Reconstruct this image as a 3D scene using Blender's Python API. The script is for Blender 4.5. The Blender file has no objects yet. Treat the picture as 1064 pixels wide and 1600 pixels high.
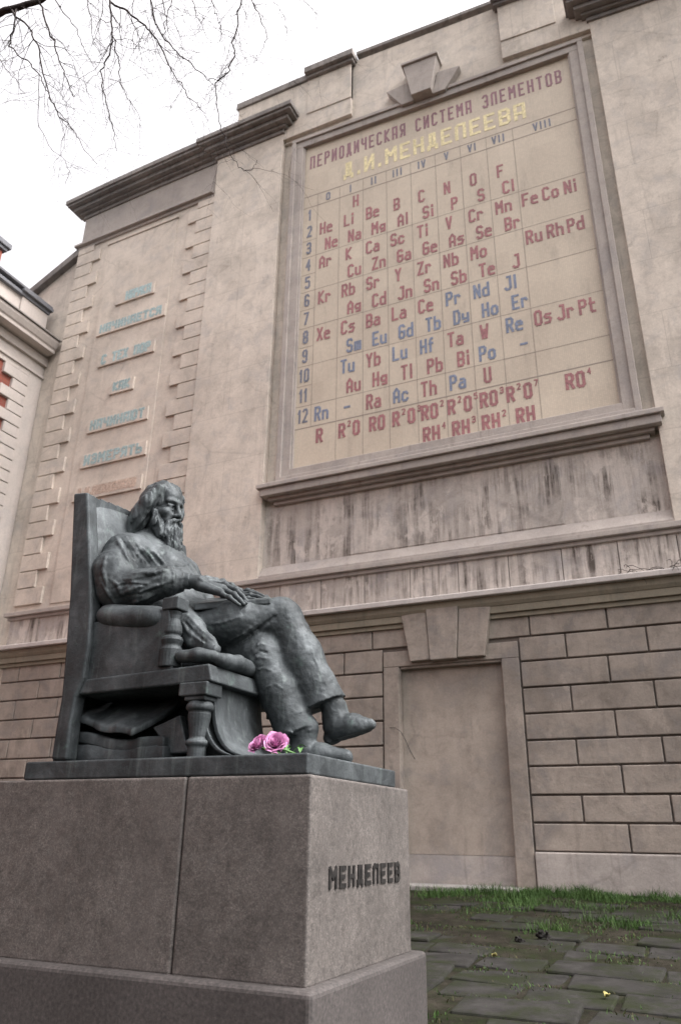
import bpy, math, random
import numpy as np
from mathutils import Vector, Matrix

random.seed(7)
rng = np.random.default_rng(7)
SC = bpy.context.scene
COL = SC.collection

# ------------------------------------------------------------------ camera
CAM = np.array([5.20448, -12.44202, 0.72411])
RIGHT = np.array([0.90671007, 0.42157019, 0.01246668])
UP = np.array([0.15404457, -0.35854533, 0.92071468])
FWD = np.array([-0.39261573, 0.83290085, 0.39003726])
FPX = 1191.115
cd = bpy.data.cameras.new('camera')
cam = bpy.data.objects.new('camera', cd)
COL.objects.link(cam)
cam.matrix_world = Matrix(((RIGHT[0], UP[0], -FWD[0], CAM[0]), (RIGHT[1], UP[1], -FWD[1], CAM[1]),
                           (RIGHT[2], UP[2], -FWD[2], CAM[2]), (0, 0, 0, 1)))
cd.sensor_fit = 'VERTICAL'
cd.sensor_height = 36.0
cd.lens = 36.0 * FPX / 1600.0
cd.clip_start = 0.05
cd.clip_end = 2000
SC.camera = cam
cd.dof.use_dof = True
cd.dof.focus_distance = 5.5
cd.dof.aperture_fstop = 2.4

# ------------------------------------------------------------------ overcast sky and sun
SUN_EL, SUN_AZ = math.radians(57), math.radians(82)      # azimuth clockwise from +Y
w = bpy.data.worlds.new('World')
SC.world = w
w.use_nodes = True
wn, wl = w.node_tree.nodes, w.node_tree.links
bg = wn['Background']
sky = wn.new('ShaderNodeTexSky')
sky.sky_type = 'NISHITA'
sky.sun_disc = False
sky.sun_elevation = SUN_EL
sky.sun_rotation = SUN_AZ
sky.air_density = 1.2
sky.dust_density = 8.0
sky.ozone_density = 1.0
hs = wn.new('ShaderNodeHueSaturation')
hs.inputs['Saturation'].default_value = 0.10
tint = wn.new('ShaderNodeMixRGB')
tint.blend_type = 'MULTIPLY'
tint.inputs[0].default_value = 1.0
tint.inputs[2].default_value = (1.0, 0.960, 0.960, 1)
wl.new(sky.outputs[0], hs.inputs['Color'])
wl.new(hs.outputs[0], tint.inputs[1])
wl.new(tint.outputs[0], bg.inputs[0])
bg.inputs[1].default_value = 0.15
sd = bpy.data.lights.new('sun', 'SUN')
sd.energy = 0.5
sd.angle = math.radians(35)
sd.color = (1.0, 0.95, 0.9)
so = bpy.data.objects.new('sun', sd)
COL.objects.link(so)
dirv = Vector((math.sin(SUN_AZ) * math.cos(SUN_EL), math.cos(SUN_AZ) * math.cos(SUN_EL), math.sin(SUN_EL)))
so.rotation_euler = dirv.to_track_quat('Z', 'Y').to_euler()
so.location = dirv * 60
SC.view_settings.view_transform = 'Standard'
SC.view_settings.look = 'None'
SC.view_settings.exposure = 1.75
SC.view_settings.gamma = 1


# ------------------------------------------------------------------ helpers
def at(px, py, y):
    """point of the plane y = const that a measured photo pixel shows (used to read off real sizes)"""
    d = FWD + (px - 532) / FPX * RIGHT + (800 - py) / FPX * UP
    return CAM + d * ((y - CAM[1]) / d[1])


def facade_sag(x, z):
    """the old wall's courses are not quite level at the top"""
    return z - 0.0045 * (x + 2.5) ** 2 * max(0.0, (z - 8) / 9.0) ** 2


class MB:
    def __init__(self):
        self.v, self.f = [], []

    def add(self, vs, fs):
        n = len(self.v)
        self.v += [tuple(map(float, p)) for p in vs]
        self.f += [tuple(i + n for i in q) for q in fs]
        return self

    def box(self, x0, x1, y0, y1, z0, z1):
        x0, x1 = min(x0, x1), max(x0, x1)
        y0, y1 = min(y0, y1), max(y0, y1)
        z0, z1 = min(z0, z1), max(z0, z1)
        return self.add([(x0, y0, z0), (x1, y0, z0), (x1, y1, z0), (x0, y1, z0), (x0, y0, z1), (x1, y0, z1), (x1, y1, z1), (x0, y1, z1)],
                        [(0, 3, 2, 1), (4, 5, 6, 7), (0, 1, 5, 4), (1, 2, 6, 5), (2, 3, 7, 6), (3, 0, 4, 7)])

    def prism(self, pts, a0, a1, axis):
        """closed polygon extruded along an axis; pts are the two other coordinates in xyz order"""
        n = len(pts)
        area = sum(pts[i][0] * pts[(i + 1) % n][1] - pts[(i + 1) % n][0] * pts[i][1] for i in range(n))
        if (area < 0) != (axis == 1):
            pts = pts[::-1]
        if a0 > a1:
            a0, a1 = a1, a0
        mk = {0: lambda p, a: (a, p[0], p[1]), 1: lambda p, a: (p[0], a, p[1]), 2: lambda p, a: (p[0], p[1], a)}[axis]
        vs = [mk(p, a0) for p in pts] + [mk(p, a1) for p in pts]
        fs = [tuple(range(n))[::-1], tuple(range(n, 2 * n))]
        for i in range(n):
            j = (i + 1) % n
            fs.append((i, j, n + j, n + i))
        return self.add(vs, fs)

    def tube(self, path, rad, seg=6, cap=True):
        path = [np.array(p, float) for p in path]
        n = len(path)
        if np.isscalar(rad):
            rad = [rad] * n
        vs, fs = [], []
        t = path[1] - path[0]
        t = t / (np.linalg.norm(t) + 1e-9)
        a = np.cross(t, [0, 0, 1.0])
        if np.linalg.norm(a) < .05:
            a = np.cross(t, [1.0, 0, 0])
        a /= np.linalg.norm(a)
        for i in range(n):
            t = path[min(i + 1, n - 1)] - path[max(i - 1, 0)]
            t = t / (np.linalg.norm(t) + 1e-9)
            a = a - t * (a @ t)
            a /= (np.linalg.norm(a) + 1e-9)
            b = np.cross(t, a)
            for k in range(seg):
                an = 2 * math.pi * k / seg
                vs.append(path[i] + (a * math.cos(an) + b * math.sin(an)) * rad[i])
        for i in range(n - 1):
            for k in range(seg):
                k2 = (k + 1) % seg
                fs.append((i * seg + k, i * seg + k2, (i + 1) * seg + k2, (i + 1) * seg + k))
        if cap:
            fs.append(tuple(range(seg))[::-1])
            fs.append(tuple((n - 1) * seg + k for k in range(seg)))
        return self.add(vs, fs)

    def lathe(self, prof, cx, cy, seg=20):
        """prof: list of (radius, z)"""
        vs, fs = [], []
        n = len(prof)
        for r, z in prof:
            for k in range(seg):
                an = 2 * math.pi * k / seg
                vs.append((cx + r * math.cos(an), cy + r * math.sin(an), z))
        for i in range(n - 1):
            for k in range(seg):
                k2 = (k + 1) % seg
                fs.append((i * seg + k, i * seg + k2, (i + 1) * seg + k2, (i + 1) * seg + k))
        fs.append(tuple(range(seg))[::-1])
        fs.append(tuple((n - 1) * seg + k for k in range(seg)))
        return self.add(vs, fs)

    def sheet(self, grid, thick=None):
        """grid[i][j] of points; thick = offset vector for a closed slab"""
        m, n = len(grid), len(grid[0])
        vs = [p for r in grid for p in r]
        fs = [(i * n + j, i * n + j + 1, (i + 1) * n + j + 1, (i + 1) * n + j) for i in range(m - 1) for j in range(n - 1)]
        if thick is not None:
            o = m * n
            vs = vs + [tuple(np.array(p) + thick) for p in vs]
            fs += [tuple(o + k for k in q[::-1]) for q in fs]
            ring = [j for j in range(n)] + [i * n + n - 1 for i in range(1, m)] + [(m - 1) * n + j for j in range(n - 2, -1, -1)] + [i * n for i in range(m - 2, 0, -1)]
            for a, b in zip(ring, ring[1:] + ring[:1]):
                fs.append((b, a, o + a, o + b))
        return self.add(vs, fs)

    def build(self, name, mat, parent=None, bevel=0.0, smooth=False, warp=False, segs=2, sub=0):
        v = self.v
        if warp:
            v = [(x, y, facade_sag(x, z)) for x, y, z in v]
        loc = (0, 0, 0)
        if parent is not None:
            top = parent
            while top.parent:
                top = top.parent
            loc = tuple(top.location)
        me = bpy.data.meshes.new(name)
        me.from_pydata([(x - loc[0], y - loc[1], z - loc[2]) for x, y, z in v], [], self.f)
        me.validate()
        me.update()
        o = bpy.data.objects.new(name, me)
        COL.objects.link(o)
        if mat:
            me.materials.append(mat)
        if parent is not None:
            o.parent = parent
        if smooth:
            me.polygons.foreach_set('use_smooth', [True] * len(me.polygons))
        if bevel:
            b = o.modifiers.new('bevel', 'BEVEL')
            b.width = bevel
            b.segments = segs
            b.limit_method = 'ANGLE'
            b.angle_limit = math.radians(35)
        if sub:
            s = o.modifiers.new('sub', 'SUBSURF')
            s.levels = s.render_levels = sub
        return o


def thing(name, label, cat, loc=(0, 0, 0), group=None):
    o = bpy.data.objects.new(name, None)
    COL.objects.link(o)
    o.location = loc
    o.empty_display_size = 0.3
    return tag(o, label, cat, group)


def tag(o, label=None, cat=None, group=None, kind=None):
    if label:
        o['label'] = label
    if cat:
        o['category'] = cat
    if group:
        o['group'] = group
    if kind:
        o['kind'] = kind
    return o


# ------------------------------------------------------------------ materials
class NT:
    def __init__(self, name):
        self.m = bpy.data.materials.new(name)
        self.m.use_nodes = True
        self.n, self.l = self.m.node_tree.nodes, self.m.node_tree.links
        self.b = self.n['Principled BSDF']
        self.tc = self.n.new('ShaderNodeTexCoord').outputs['Object']

    def map(self, scale=(1, 1, 1), rot=(0, 0, 0), loc=(0, 0, 0)):
        m = self.n.new('ShaderNodeMapping')
        m.inputs['Scale'].default_value = scale
        m.inputs['Rotation'].default_value = rot
        m.inputs['Location'].default_value = loc
        self.l.new(self.tc, m.inputs[0])
        return m.outputs[0]

    def noise(self, scale, detail=4, rough=.55, vec=None, dist=0.0):
        t = self.n.new('ShaderNodeTexNoise')
        t.inputs['Scale'].default_value = scale
        t.inputs['Detail'].default_value = detail
        t.inputs['Roughness'].default_value = rough
        t.inputs['Distortion'].default_value = dist
        self.l.new(vec if vec is not None else self.tc, t.inputs['Vector'])
        return t.outputs[0]

    def vor(self, scale, vec=None, out='Distance', feature='F1', rand=1.0):
        t = self.n.new('ShaderNodeTexVoronoi')
        t.feature = feature
        t.inputs['Scale'].default_value = scale
        t.inputs['Randomness'].default_value = rand
        self.l.new(vec if vec is not None else self.tc, t.inputs['Vector'])
        return t.outputs[out]

    def ramp(self, fac, *stops):
        r = self.n.new('ShaderNodeValToRGB')
        e = r.color_ramp.elements
        while len(e) < len(stops):
            e.new(.5)
        for i, (p, c) in enumerate(stops):
            e[i].position = p
            if not isinstance(c, tuple):
                c = (c, c, c)
            e[i].color = (*c, 1)
        self.l.new(fac, r.inputs[0])
        return r.outputs[0]

    def mix(self, a, b, fac=1.0, mode='MIX'):
        m = self.n.new('ShaderNodeMixRGB')
        m.blend_type = mode
        for i, v in ((0, fac), (1, a), (2, b)):
            if isinstance(v, (int, float)):
                m.inputs[i].default_value = v if i == 0 else (v, v, v, 1)
            elif isinstance(v, tuple):
                m.inputs[i].default_value = (*v, 1)
            else:
                self.l.new(v, m.inputs[i])
        return m.outputs[0]

    def bump(self, h, strength=.3, dist=.01):
        b = self.n.new('ShaderNodeBump')
        b.inputs['Strength'].default_value = strength
        b.inputs['Distance'].default_value = dist
        self.l.new(h, b.inputs['Height'])
        prev = self.b.inputs['Normal'].links
        if prev:
            self.l.new(prev[0].from_socket, b.inputs['Normal'])
        self.l.new(b.outputs[0], self.b.inputs['Normal'])

    def done(self, col, rough=.9, metal=0.0, spec=.3):
        for k, v in (('Base Color', col), ('Roughness', rough), ('Metallic', metal)):
            if isinstance(v, (int, float)):
                self.b.inputs[k].default_value = v
            elif isinstance(v, tuple):
                self.b.inputs[k].default_value = (*v, 1)
            else:
                self.l.new(v, self.b.inputs[k])
        self.b.inputs['Specular IOR Level'].default_value = spec
        return self.m


def sc3(c, k):
    return tuple(x * k for x in c)


def stucco(name, base, var=.16, streak=.35, blotch=.25, joints=0.0, fine=.06, dirt=(.10, .085, .075), streak_lo=.56, bump=.35, cracks=.25, scars=.3, peel=0.0):
    t = NT(name)
    big = t.noise(.55, 6, .6)
    mid = t.ramp(t.noise(2.9, 12, .74, dist=.5), (.30, 1 - var * 1.1), (.50, 1.0), (.72, 1 + var * .45))
    c = t.ramp(big, (.28, sc3(base, 1 - var * 1.3)), (.5, base), (.75, sc3(base, 1 + var * .7)))
    c = t.mix(c, mid, 1.0, 'MULTIPLY')
    # worn patches where the surface has weathered a little greyer
    p = t.ramp(t.noise(1.7, 8, .68, dist=.6), (.50, 0.0), (.66, blotch))
    c = t.mix(c, sc3((base[0] * .88, base[1] * .93, base[2] * 1.02), .78), p)
    # rain streaks
    sv = t.map((7.0, 7.0, .45))
    s = t.ramp(t.noise(1.0, 5, .62, sv, .3), (streak_lo, 0.0), (streak_lo + .16, streak))
    s2 = t.ramp(t.noise(1.0, 6, .68, t.map((19.0, 19.0, 1.1)), .5), (streak_lo + .02, 0.0), (streak_lo + .14, streak * .8))
    s = t.mix(s, s2, .5, 'ADD')
    s = t.mix(s, t.ramp(t.noise(1.1, 6, .65), (.40, 0.08), (.60, 1.0)), 1.0, 'MULTIPLY')
    c = t.mix(c, dirt, s)
    # scuffs and small dark scars, and places where paler plaster shows
    k = t.ramp(t.noise(4.2, 10, .78, t.map((1.0, 1.0, .7)), .8), (.58, 0.0), (.70, scars))
    k = t.mix(k, t.ramp(t.noise(.6, 4, .6), (.42, .1), (.6, 1.0)), 1.0, 'MULTIPLY')
    c = t.mix(c, sc3(dirt, 1.5), k)
    if peel:
        pl = t.ramp(t.noise(2.6, 9, .7, t.map((1.0, 1.0, .55)), .2), (.55, 0.0), (.60, peel))
        c = t.mix(c, sc3(base, 1.28), pl)
    g = t.noise(38, 5, .7)
    c = t.mix(c, t.ramp(g, (.3, 1 - fine * 2.2), (.7, 1 + fine)), 1.0, 'MULTIPLY')
    # thin wandering cracks
    if cracks:
        wv = t.mix(t.tc, t.noise(2.2, 4, .6), .16)
        ck = t.vor(.55, wv, 'Distance', 'DISTANCE_TO_EDGE')
        k = t.ramp(ck, (.0, cracks), (.012, 0.0))
        k = t.mix(k, t.ramp(t.noise(.45, 3), (.48, 0.0), (.58, 1.0)), 1.0, 'MULTIPLY')
        c = t.mix(c, (.10, .085, .075), k)
    if joints:
        br = t.n.new('ShaderNodeTexBrick')
        br.inputs['Scale'].default_value = 1.0
        br.inputs['Mortar Size'].default_value = .007
        br.inputs['Brick Width'].default_value = 2.01
        br.inputs['Row Height'].default_value = 1.17
        br.inputs['Color1'].default_value = (1, 1, 1, 1)
        br.inputs['Color2'].default_value = (1 - joints * .35, 1 - joints * .38, 1 - joints * .38, 1)
        br.inputs['Mortar'].default_value = (1 - joints * 1.6,) * 3 + (1,)
        t.l.new(t.map((1, 1, 1), (math.radians(-90), 0, 0), (.43, 0, .25)), br.inputs['Vector'])
        c = t.mix(c, br.outputs['Color'], .9, 'MULTIPLY')
    t.bump(t.noise(9, 8, .7), bump, .012)
    t.bump(g, .22, .006)
    return t.done(c, .93, 0, .2)


BEIGE = (.590, .532, .465)
M = {}
M['stucco'] = stucco('stucco', BEIGE, var=.22, joints=.14, streak=.30, blotch=.5, scars=.7, peel=.3, cracks=.16)
M['stucco_pink'] = stucco('stucco pinkish', (.565, .503, .438), var=.2, streak=.2, joints=.05, blotch=.45, scars=.4, peel=.2)
M['stucco_stain'] = stucco('stucco stained', (.50, .455, .415), var=.24, streak=.85, blotch=.6, streak_lo=.46, scars=.6, peel=.55, bump=.5)
M['stucco_dirty'] = stucco('stucco dirty panel', (.40, .355, .32), var=.3, streak=.9, blotch=.8, streak_lo=.43, scars=.8, peel=.6, bump=.8)
M['stone'] = stucco('rusticated stone', (.290, .254, .220), var=.30, streak=.40, blotch=.7, scars=.5, peel=.4, bump=.8, cracks=0)
M['joint'] = stucco('block joints', (.15, .13, .115), streak=.2, cracks=0)
M['mould'] = stucco('mouldings', (.38, .343, .315), streak=.4, blotch=.45, cracks=0)
M['mossmould'] = stucco('mossy moulding', (.25, .225, .175), streak=.5, blotch=.5, dirt=(.07, .075, .045), cracks=0)
M['ledge'] = stucco('ledge', (.44, .41, .39), streak=.4, cracks=0, streak_lo=.6)
M['darkcap'] = stucco('weathered cornice', (.25, .232, .218), var=.3, streak=.6, blotch=.7, streak_lo=.5, cracks=0)
M['socle'] = stucco('socle', (.36, .33, .305), var=.24, streak=.5, blotch=.6, bump=.6)
M['doorfill'] = stucco('blocked doorway', (.340, .298, .256), var=.22, streak=.3, blotch=.6, scars=.5, peel=.25)
M['concrete'] = stucco('concrete', (.26, .25, .235), var=.2, streak=.3, cracks=0)
M['wingwall'] = stucco('wing stucco', (.50, .455, .42), var=.1, streak=.15, cracks=0)

t = NT('mosaic tiles')
tile = t.n.new('ShaderNodeTexBrick')
tile.offset = 0.0
for k_, v_ in (('Scale', 1.0), ('Mortar Size', .003), ('Brick Width', .036), ('Row Height', .036)):
    tile.inputs[k_].default_value = v_
tile.inputs['Color1'].default_value = (1, 1, 1, 1)
tile.inputs['Color2'].default_value = (.86, .86, .87, 1)
tile.inputs['Mortar'].default_value = (.78, .78, .78, 1)
t.l.new(t.map((1, 1, 1), (math.radians(-90), 0, 0)), tile.inputs['Vector'])
slab = t.n.new('ShaderNodeTexBrick')
slab.offset = 0.0
for k_, v_ in (('Scale', 1.0), ('Mortar Size', .0), ('Brick Width', .595), ('Row Height', .507)):
    slab.inputs[k_].default_value = v_
slab.inputs['Color1'].default_value = (1, 1, 1, 1)
slab.inputs['Color2'].default_value = (.90, .89, .89, 1)
t.l.new(t.map((1, 1, 1), (math.radians(-90), 0, 0), (-.385, 0, .09)), slab.inputs['Vector'])
c = t.ramp(t.noise(.8, 6, .6), (.3, (.500, .432, .345)), (.7, (.595, .518, .415)))
c = t.mix(c, tile.outputs['Color'], .75, 'MULTIPLY')
c = t.mix(c, slab.outputs['Color'], .8, 'MULTIPLY')
c = t.mix(c, (.22, .19, .165), t.ramp(t.noise(1.2, 6, .7, t.map((4, 4, .8))), (.56, 0.0), (.8, .5)))
M['mosaic'] = t.done(c, .55, 0, .4)


def tiles(name, col):
    t = NT(name)
    c = t.ramp(t.vor(28, out='Color'), (.15, sc3(col, .80)), (.85, sc3(col, 1.22)))
    c = t.mix(c, t.ramp(t.noise(1.5, 3), (.3, .85), (.7, 1.1)), 1.0, 'MULTIPLY')
    return t.done(c, .5, 0, .4)


M['red'] = tiles('red mosaic', (.285, .125, .13))
M['purple'] = tiles('dull purple mosaic', (.235, .125, .145))
M['blue'] = tiles('blue mosaic', (.165, .195, .27))
M['slate'] = tiles('slate mosaic', (.155, .165, .205))
M['gold'] = tiles('yellow mosaic', (.66, .58, .34))
M['line'] = NT('grid line').done((.27, .235, .205), .8)
M['teal'] = tiles('pale teal letters', (.31, .41, .415))
M['faded_red'] = tiles('faded red letters', (.46, .365, .30))

t = NT('pink granite')
a = t.vor(150, out='Color')
b = t.n.new('ShaderNodeSeparateColor')
t.l.new(a, b.inputs[0])
c = t.ramp(b.outputs[0], (.0, (.028, .026, .026)), (.28, (.070, .064, .060)), (.55, (.117, .106, .099)), (.82, (.172, .150, .140)), (1.0, (.26, .235, .225)))
c2 = t.ramp(t.noise(52, 5, .7), (.3, (.054, .050, .049)), (.55, (.117, .106, .099)), (.75, (.182, .158, .147)))
c = t.mix(c, c2, .55)
c = t.mix(c, (.112, .105, .096), .25)
c = t.mix(c, t.ramp(t.noise(17, 6, .75), (.32, .72), (.5, 1.0), (.68, 1.25)), 1.0, 'MULTIPLY')
c = t.mix(c, t.ramp(t.noise(1.9, 7, .66), (.3, .60), (.7, 1.08)), 1.0, 'MULTIPLY')
c = t.mix(c, (.10, .09, .085), t.ramp(t.noise(1.0, 5, .6, t.map((5, 5, .5))), (.52, 0.0), (.72, .55)))
t.bump(t.noise(60, 4, .7), .18, .004)
M['granite'] = t.done(c, t.ramp(t.noise(12, 3), (.3, .48), (.7, .7)), 0, .35)
t = NT('dark granite plinth')
c = t.ramp(t.noise(45, 6, .75), (.3, (.03, .029, .028)), (.55, (.068, .061, .059)), (.75, (.11, .098, .094)))
c = t.mix(c, t.ramp(t.noise(1.4, 5), (.3, .7), (.7, 1.15)), 1.0, 'MULTIPLY')
t.bump(t.noise(50, 4, .7), .2, .004)
M['plinth'] = t.done(c, .75, 0, .3)
M['seam'] = NT('joint seam').done((.025, .022, .02), .9)
t = NT('dark bronze letters')
M['letter'] = t.done(t.ramp(t.noise(20, 4), (.3, (.012, .012, .012)), (.7, (.035, .033, .032))), .55, .3)

t = NT('patinated bronze')
c = t.ramp(t.noise(3.2, 8, .68, dist=.4), (.30, (.019, .023, .0245)), (.5, (.047, .055, .059)), (.72, (.108, .123, .130)))
# pale green-white runs left by rain
s = t.ramp(t.noise(1.0, 6, .65, t.map((16, 16, 1.3)), .3), (.55, 0.0), (.74, .45))
c = t.mix(c, (.17, .205, .20), s)
c = t.mix(c, (.14, .21, .185), t.ramp(t.noise(7, 6, .7), (.60, 0.0), (.74, .35)))
t.bump(t.noise(26, 6, .72), .4, .012)
t.bump(t.noise(85, 4, .7), .25, .004)
M['bronze'] = t.done(c, t.ramp(t.noise(9, 4), (.3, .52), (.7, .74)), .50, .35)

t = NT('soil')
c = t.ramp(t.noise(3.5, 8, .7), (.3, (.012, .011, .009)), (.5, (.024, .022, .017)), (.7, (.042, .038, .030)))
c = t.mix(c, (.018, .026, .010), t.ramp(t.noise(1.6, 6, .7), (.48, 0.0), (.62, .75)))
t.bump(t.noise(20, 8, .75), .8, .03)
M['soil'] = t.done(c, 1.0, 0, .04)
t = NT('paving slab')
c = t.ramp(t.noise(4, 8, .7), (.3, (.016, .0155, .015)), (.5, (.027, .0262, .025)), (.72, (.043, .0415, .040)))
c = t.mix(c, (.017, .021, .010), t.ramp(t.noise(2.3, 8, .72), (.44, 0.0), (.60, .9)))
t.bump(t.noise(24, 8, .75), .6, .012)
M['paving'] = t.done(c, 1.0, 0, .08)
t = NT('grass blade')
c = t.ramp(t.noise(5, 3), (.3, (.020, .048, .009)), (.55, (.038, .082, .016)), (.75, (.070, .118, .032)))
M['grass'] = t.done(c, .7, 0, .3)
t = NT('dry grass')
M['drygrass'] = t.done(t.ramp(t.noise(6, 3), (.3, (.030, .034, .012)), (.7, (.075, .068, .034))), .8, 0, .2)
t = NT('bark')
t.bump(t.noise(18, 5, .7, t.map((3, 3, .6))), .6, .03)
M['bark'] = t.done(t.ramp(t.noise(9, 5), (.3, (.020, .017, .017)), (.7, (.060, .050, .046))), .9, 0, .2)
t = NT('rose petal')
lw = t.n.new('ShaderNodeLayerWeight')
c = t.ramp(t.noise(16, 4), (.3, (.44, .16, .34)), (.55, (.54, .25, .44)), (.8, (.64, .38, .55)))
t.b.inputs['Subsurface Weight'].default_value = .15
t.b.inputs['Subsurface Radius'].default_value = (.02, .008, .012)
M['petal'] = t.done(c, .55, 0, .3)
M['leaf'] = NT('rose leaf').done((.07, .16, .045), .5)
M['yleaf'] = NT('fallen leaf').done((.30, .27, .10), .8)
M['clod'] = NT('dark clod').done((.012, .011, .010), .95)
t = NT('red brick')
br = t.n.new('ShaderNodeTexBrick')
for k_, v_ in (('Scale', 1.0), ('Mortar Size', .008), ('Brick Width', .25), ('Row Height', .075)):
    br.inputs[k_].default_value = v_
br.inputs['Color1'].default_value = (.26, .075, .05, 1)
br.inputs['Color2'].default_value = (.20, .055, .04, 1)
br.inputs['Mortar'].default_value = (.18, .10, .08, 1)
t.l.new(t.map((1, 1, 1), (0, math.radians(90), math.radians(90))), br.inputs['Vector'])
M['brick'] = t.done(br.outputs['Color'], .9)
M['whitepaint'] = stucco('white paint', (.66, .64, .62), var=.06, streak=.1, cracks=0)
M['glass'] = NT('window glass').done((.05, .06, .07), .1, 0, .6)
M['tin'] = stucco('grey roof tin', (.17, .175, .19), var=.2, streak=.4, cracks=0)
M['cable'] = NT('cable').done((.03, .028, .028), .6)

# ------------------------------------------------------------------ ground
def gz(y):
    return 0.06 * max(-10.0, min(0.0, y))


g = MB()
xs = [-300, -60, -20, -8, 0, 4, 8, 14, 30, 80, 300]
ys = [-300, -80, -30, -14, -10, -7, -4, -2, 0, 1.0, 40, 300]
g.sheet([[(x, y, gz(y)) for x in xs] for y in ys])
tag(g.build('ground', M['soil']), kind='structure')

pv = MB()
rows = np.arange(-0.95, -10.6, -0.47)
for i, y1 in enumerate(rows):
    y0 = y1 - 0.435 + rng.uniform(-.01, .01)
    x = 1.2 + rng.uniform(0, .6) - (0 if y1 > -6 else -2.0)
    while x < 8.5:
        wd = rng.choice([.46, .62, .70, .92])
        xa, xb = x + .02 + rng.uniform(0, .015), x + wd - .02
        if not (xa < 3.42 and y0 < -7.0 and y1 > -8.9) and rng.random() > (.12 if y1 < -3.4 else .45):
            j = rng.uniform(-.028, .028, 8)
            tz = rng.uniform(-.020, .020, 4) + rng.uniform(-.022, .006)
            sx = (xa + xb) / 2
            P_ = [(xa + j[0], y0 + j[1]), (xb + j[2], y0 + j[3]), (xb + j[4], y1 + j[5]), (xa + j[6], y1 + j[7])]
            pv.add([(px, py, gz(py) - .06) for px, py in P_] + [(px, py, gz(py) + .022 + tz[k]) for k, (px, py) in enumerate(P_)],
                   [(3, 2, 1, 0), (4, 5, 6, 7), (0, 1, 5, 4), (1, 2, 6, 5), (2, 3, 7, 6), (3, 0, 4, 7)])
        x += wd
tag(pv.build('paving', M['paving'], bevel=.018, segs=2), kind='structure')


def blades(name, mat, spots, hmin, hmax, wid):
    vs, fs = [], []
    for x, y in spots:
        h = hmin + (hmax - hmin) * rng.random() ** 1.8 * (.55 + .45 * math.sin(x * 3.1 + 1.3) * math.sin(y * 4 + x * 1.7))
        a = rng.uniform(0, 2 * math.pi)
        lean = rng.uniform(.1, .9) * h
        b = a + rng.uniform(-1, 1)
        z = gz(y) - .01
        dx, dy = math.cos(a) * wid, math.sin(a) * wid
        n = len(vs)
        ex, ey = math.cos(b + 1.57) * lean, math.sin(b + 1.57) * lean
        vs += [(x - dx, y - dy, z), (x + dx, y + dy, z), (x + dx * .7 + ex * .35, y + dy * .7 + ey * .35, z + h * .6),
               (x - dx * .7 + ex * .35, y - dy * .7 + ey * .35, z + h * .6), (x + ex, y + ey, z + h * .95)]
        fs += [(n, n + 1, n + 2, n + 3), (n + 3, n + 2, n + 4)]
    m = MB()
    m.v, m.f = vs, fs
    return tag(m.build(name, mat), kind='stuff')


sp = []
clumps = [(rng.uniform(.2, 7.5), -abs(rng.normal(.35, .25)) - .05, rng.uniform(.10, .30)) for _ in range(52)]
clumps += [(1.1, -.25, .35), (1.7, -.2, .3), (2.3, -.35, .4), (2.5, -.9, .35), (2.2, -1.1, .3), (2.9, -.3, .3), (2.6, -1.8, .28), (2.75, -1.4, .3)]
clumps += [(x, -.3 + .1 * math.sin(x * 5), .16 + .14 * abs(math.sin(x * 2.7))) for x in np.arange(3.2, 7.4, .3)] + [(rng.uniform(3.2, 6), rng.uniform(-3.2, -1.2), .22) for _ in range(14)]
for cx, cy, r in clumps:
    for _ in range(int(330 * r / .25 * .9)):
        x, y = cx + rng.normal(0, r * .62), cy + rng.normal(0, r * .5)
        if y < -.06 - (.36 if .15 < x < 2.4 else 0):
            sp.append((x, y))
blades('grass', M['grass'], sp, .035, .21, .0040)
sp = []
for i, y1 in enumerate(rows):                       # tufts in the joints between the slabs
    for _ in range(900):
        x = rng.uniform(1.2, 7)
        if math.sin(x * 2.3 + i * 1.7) + math.sin(x * 5.1 - i) > rng.uniform(-.4, 1.5):
            sp.append((x + rng.normal(0, .02), y1 + .015 + rng.normal(0, .03)))
for _ in range(170):
    cx, cy = rng.uniform(1.5, 6.5), -.8 - 7.5 * rng.random() ** 1.7
    for _ in range(34):
        sp.append((cx + rng.normal(0, .08), cy + rng.normal(0, .08)))
sp = [(x, y) for x, y in sp if not (x < 3.42 and -8.9 < y < -7.0)]
blades('weeds', M['drygrass'], sp[::3], .02, .07, .006)
blades('moss_tufts', M['grass'], sp[1::3] + sp[2::3], .015, .075, .0055)

# ------------------------------------------------------------------ the wall with the periodic table
bld = thing('museum_building', 'tall weathered beige stucco building facade with rusticated base and blocked doorway', 'building')
mx = lambda x: 2.8 - x            # the facade mirrors about x = 1.4
core = MB()
core.box(-9.1, 11.9, .22, 1.6, -.6, 17.3)
core.box(-3.88, 6.68, .05, 1.6, 17.3, 19.5)
core.prism([(-13.5, -.6), (-9.1, -.6), (-9.1, 16.3), (-13.5, 14.1)], .16, 1.6, 1)
core.build('wall', M['stucco'], bld, warp=True)
for s in (0, 1):
    X = (lambda x: x) if s == 0 else mx
    bays = MB()
    bays.box(X(-9.05), X(-4.44), .02, .25, 5.36, 17.56)
    bays.build('bay_wall', M['stucco_pink'], bld, warp=True)
mid = MB()
mid.box(-2.43, 5.23, .12, .3, 6.96, 17.32)
mid.build('recess_wall', M['stucco'], bld, warp=True)

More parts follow.
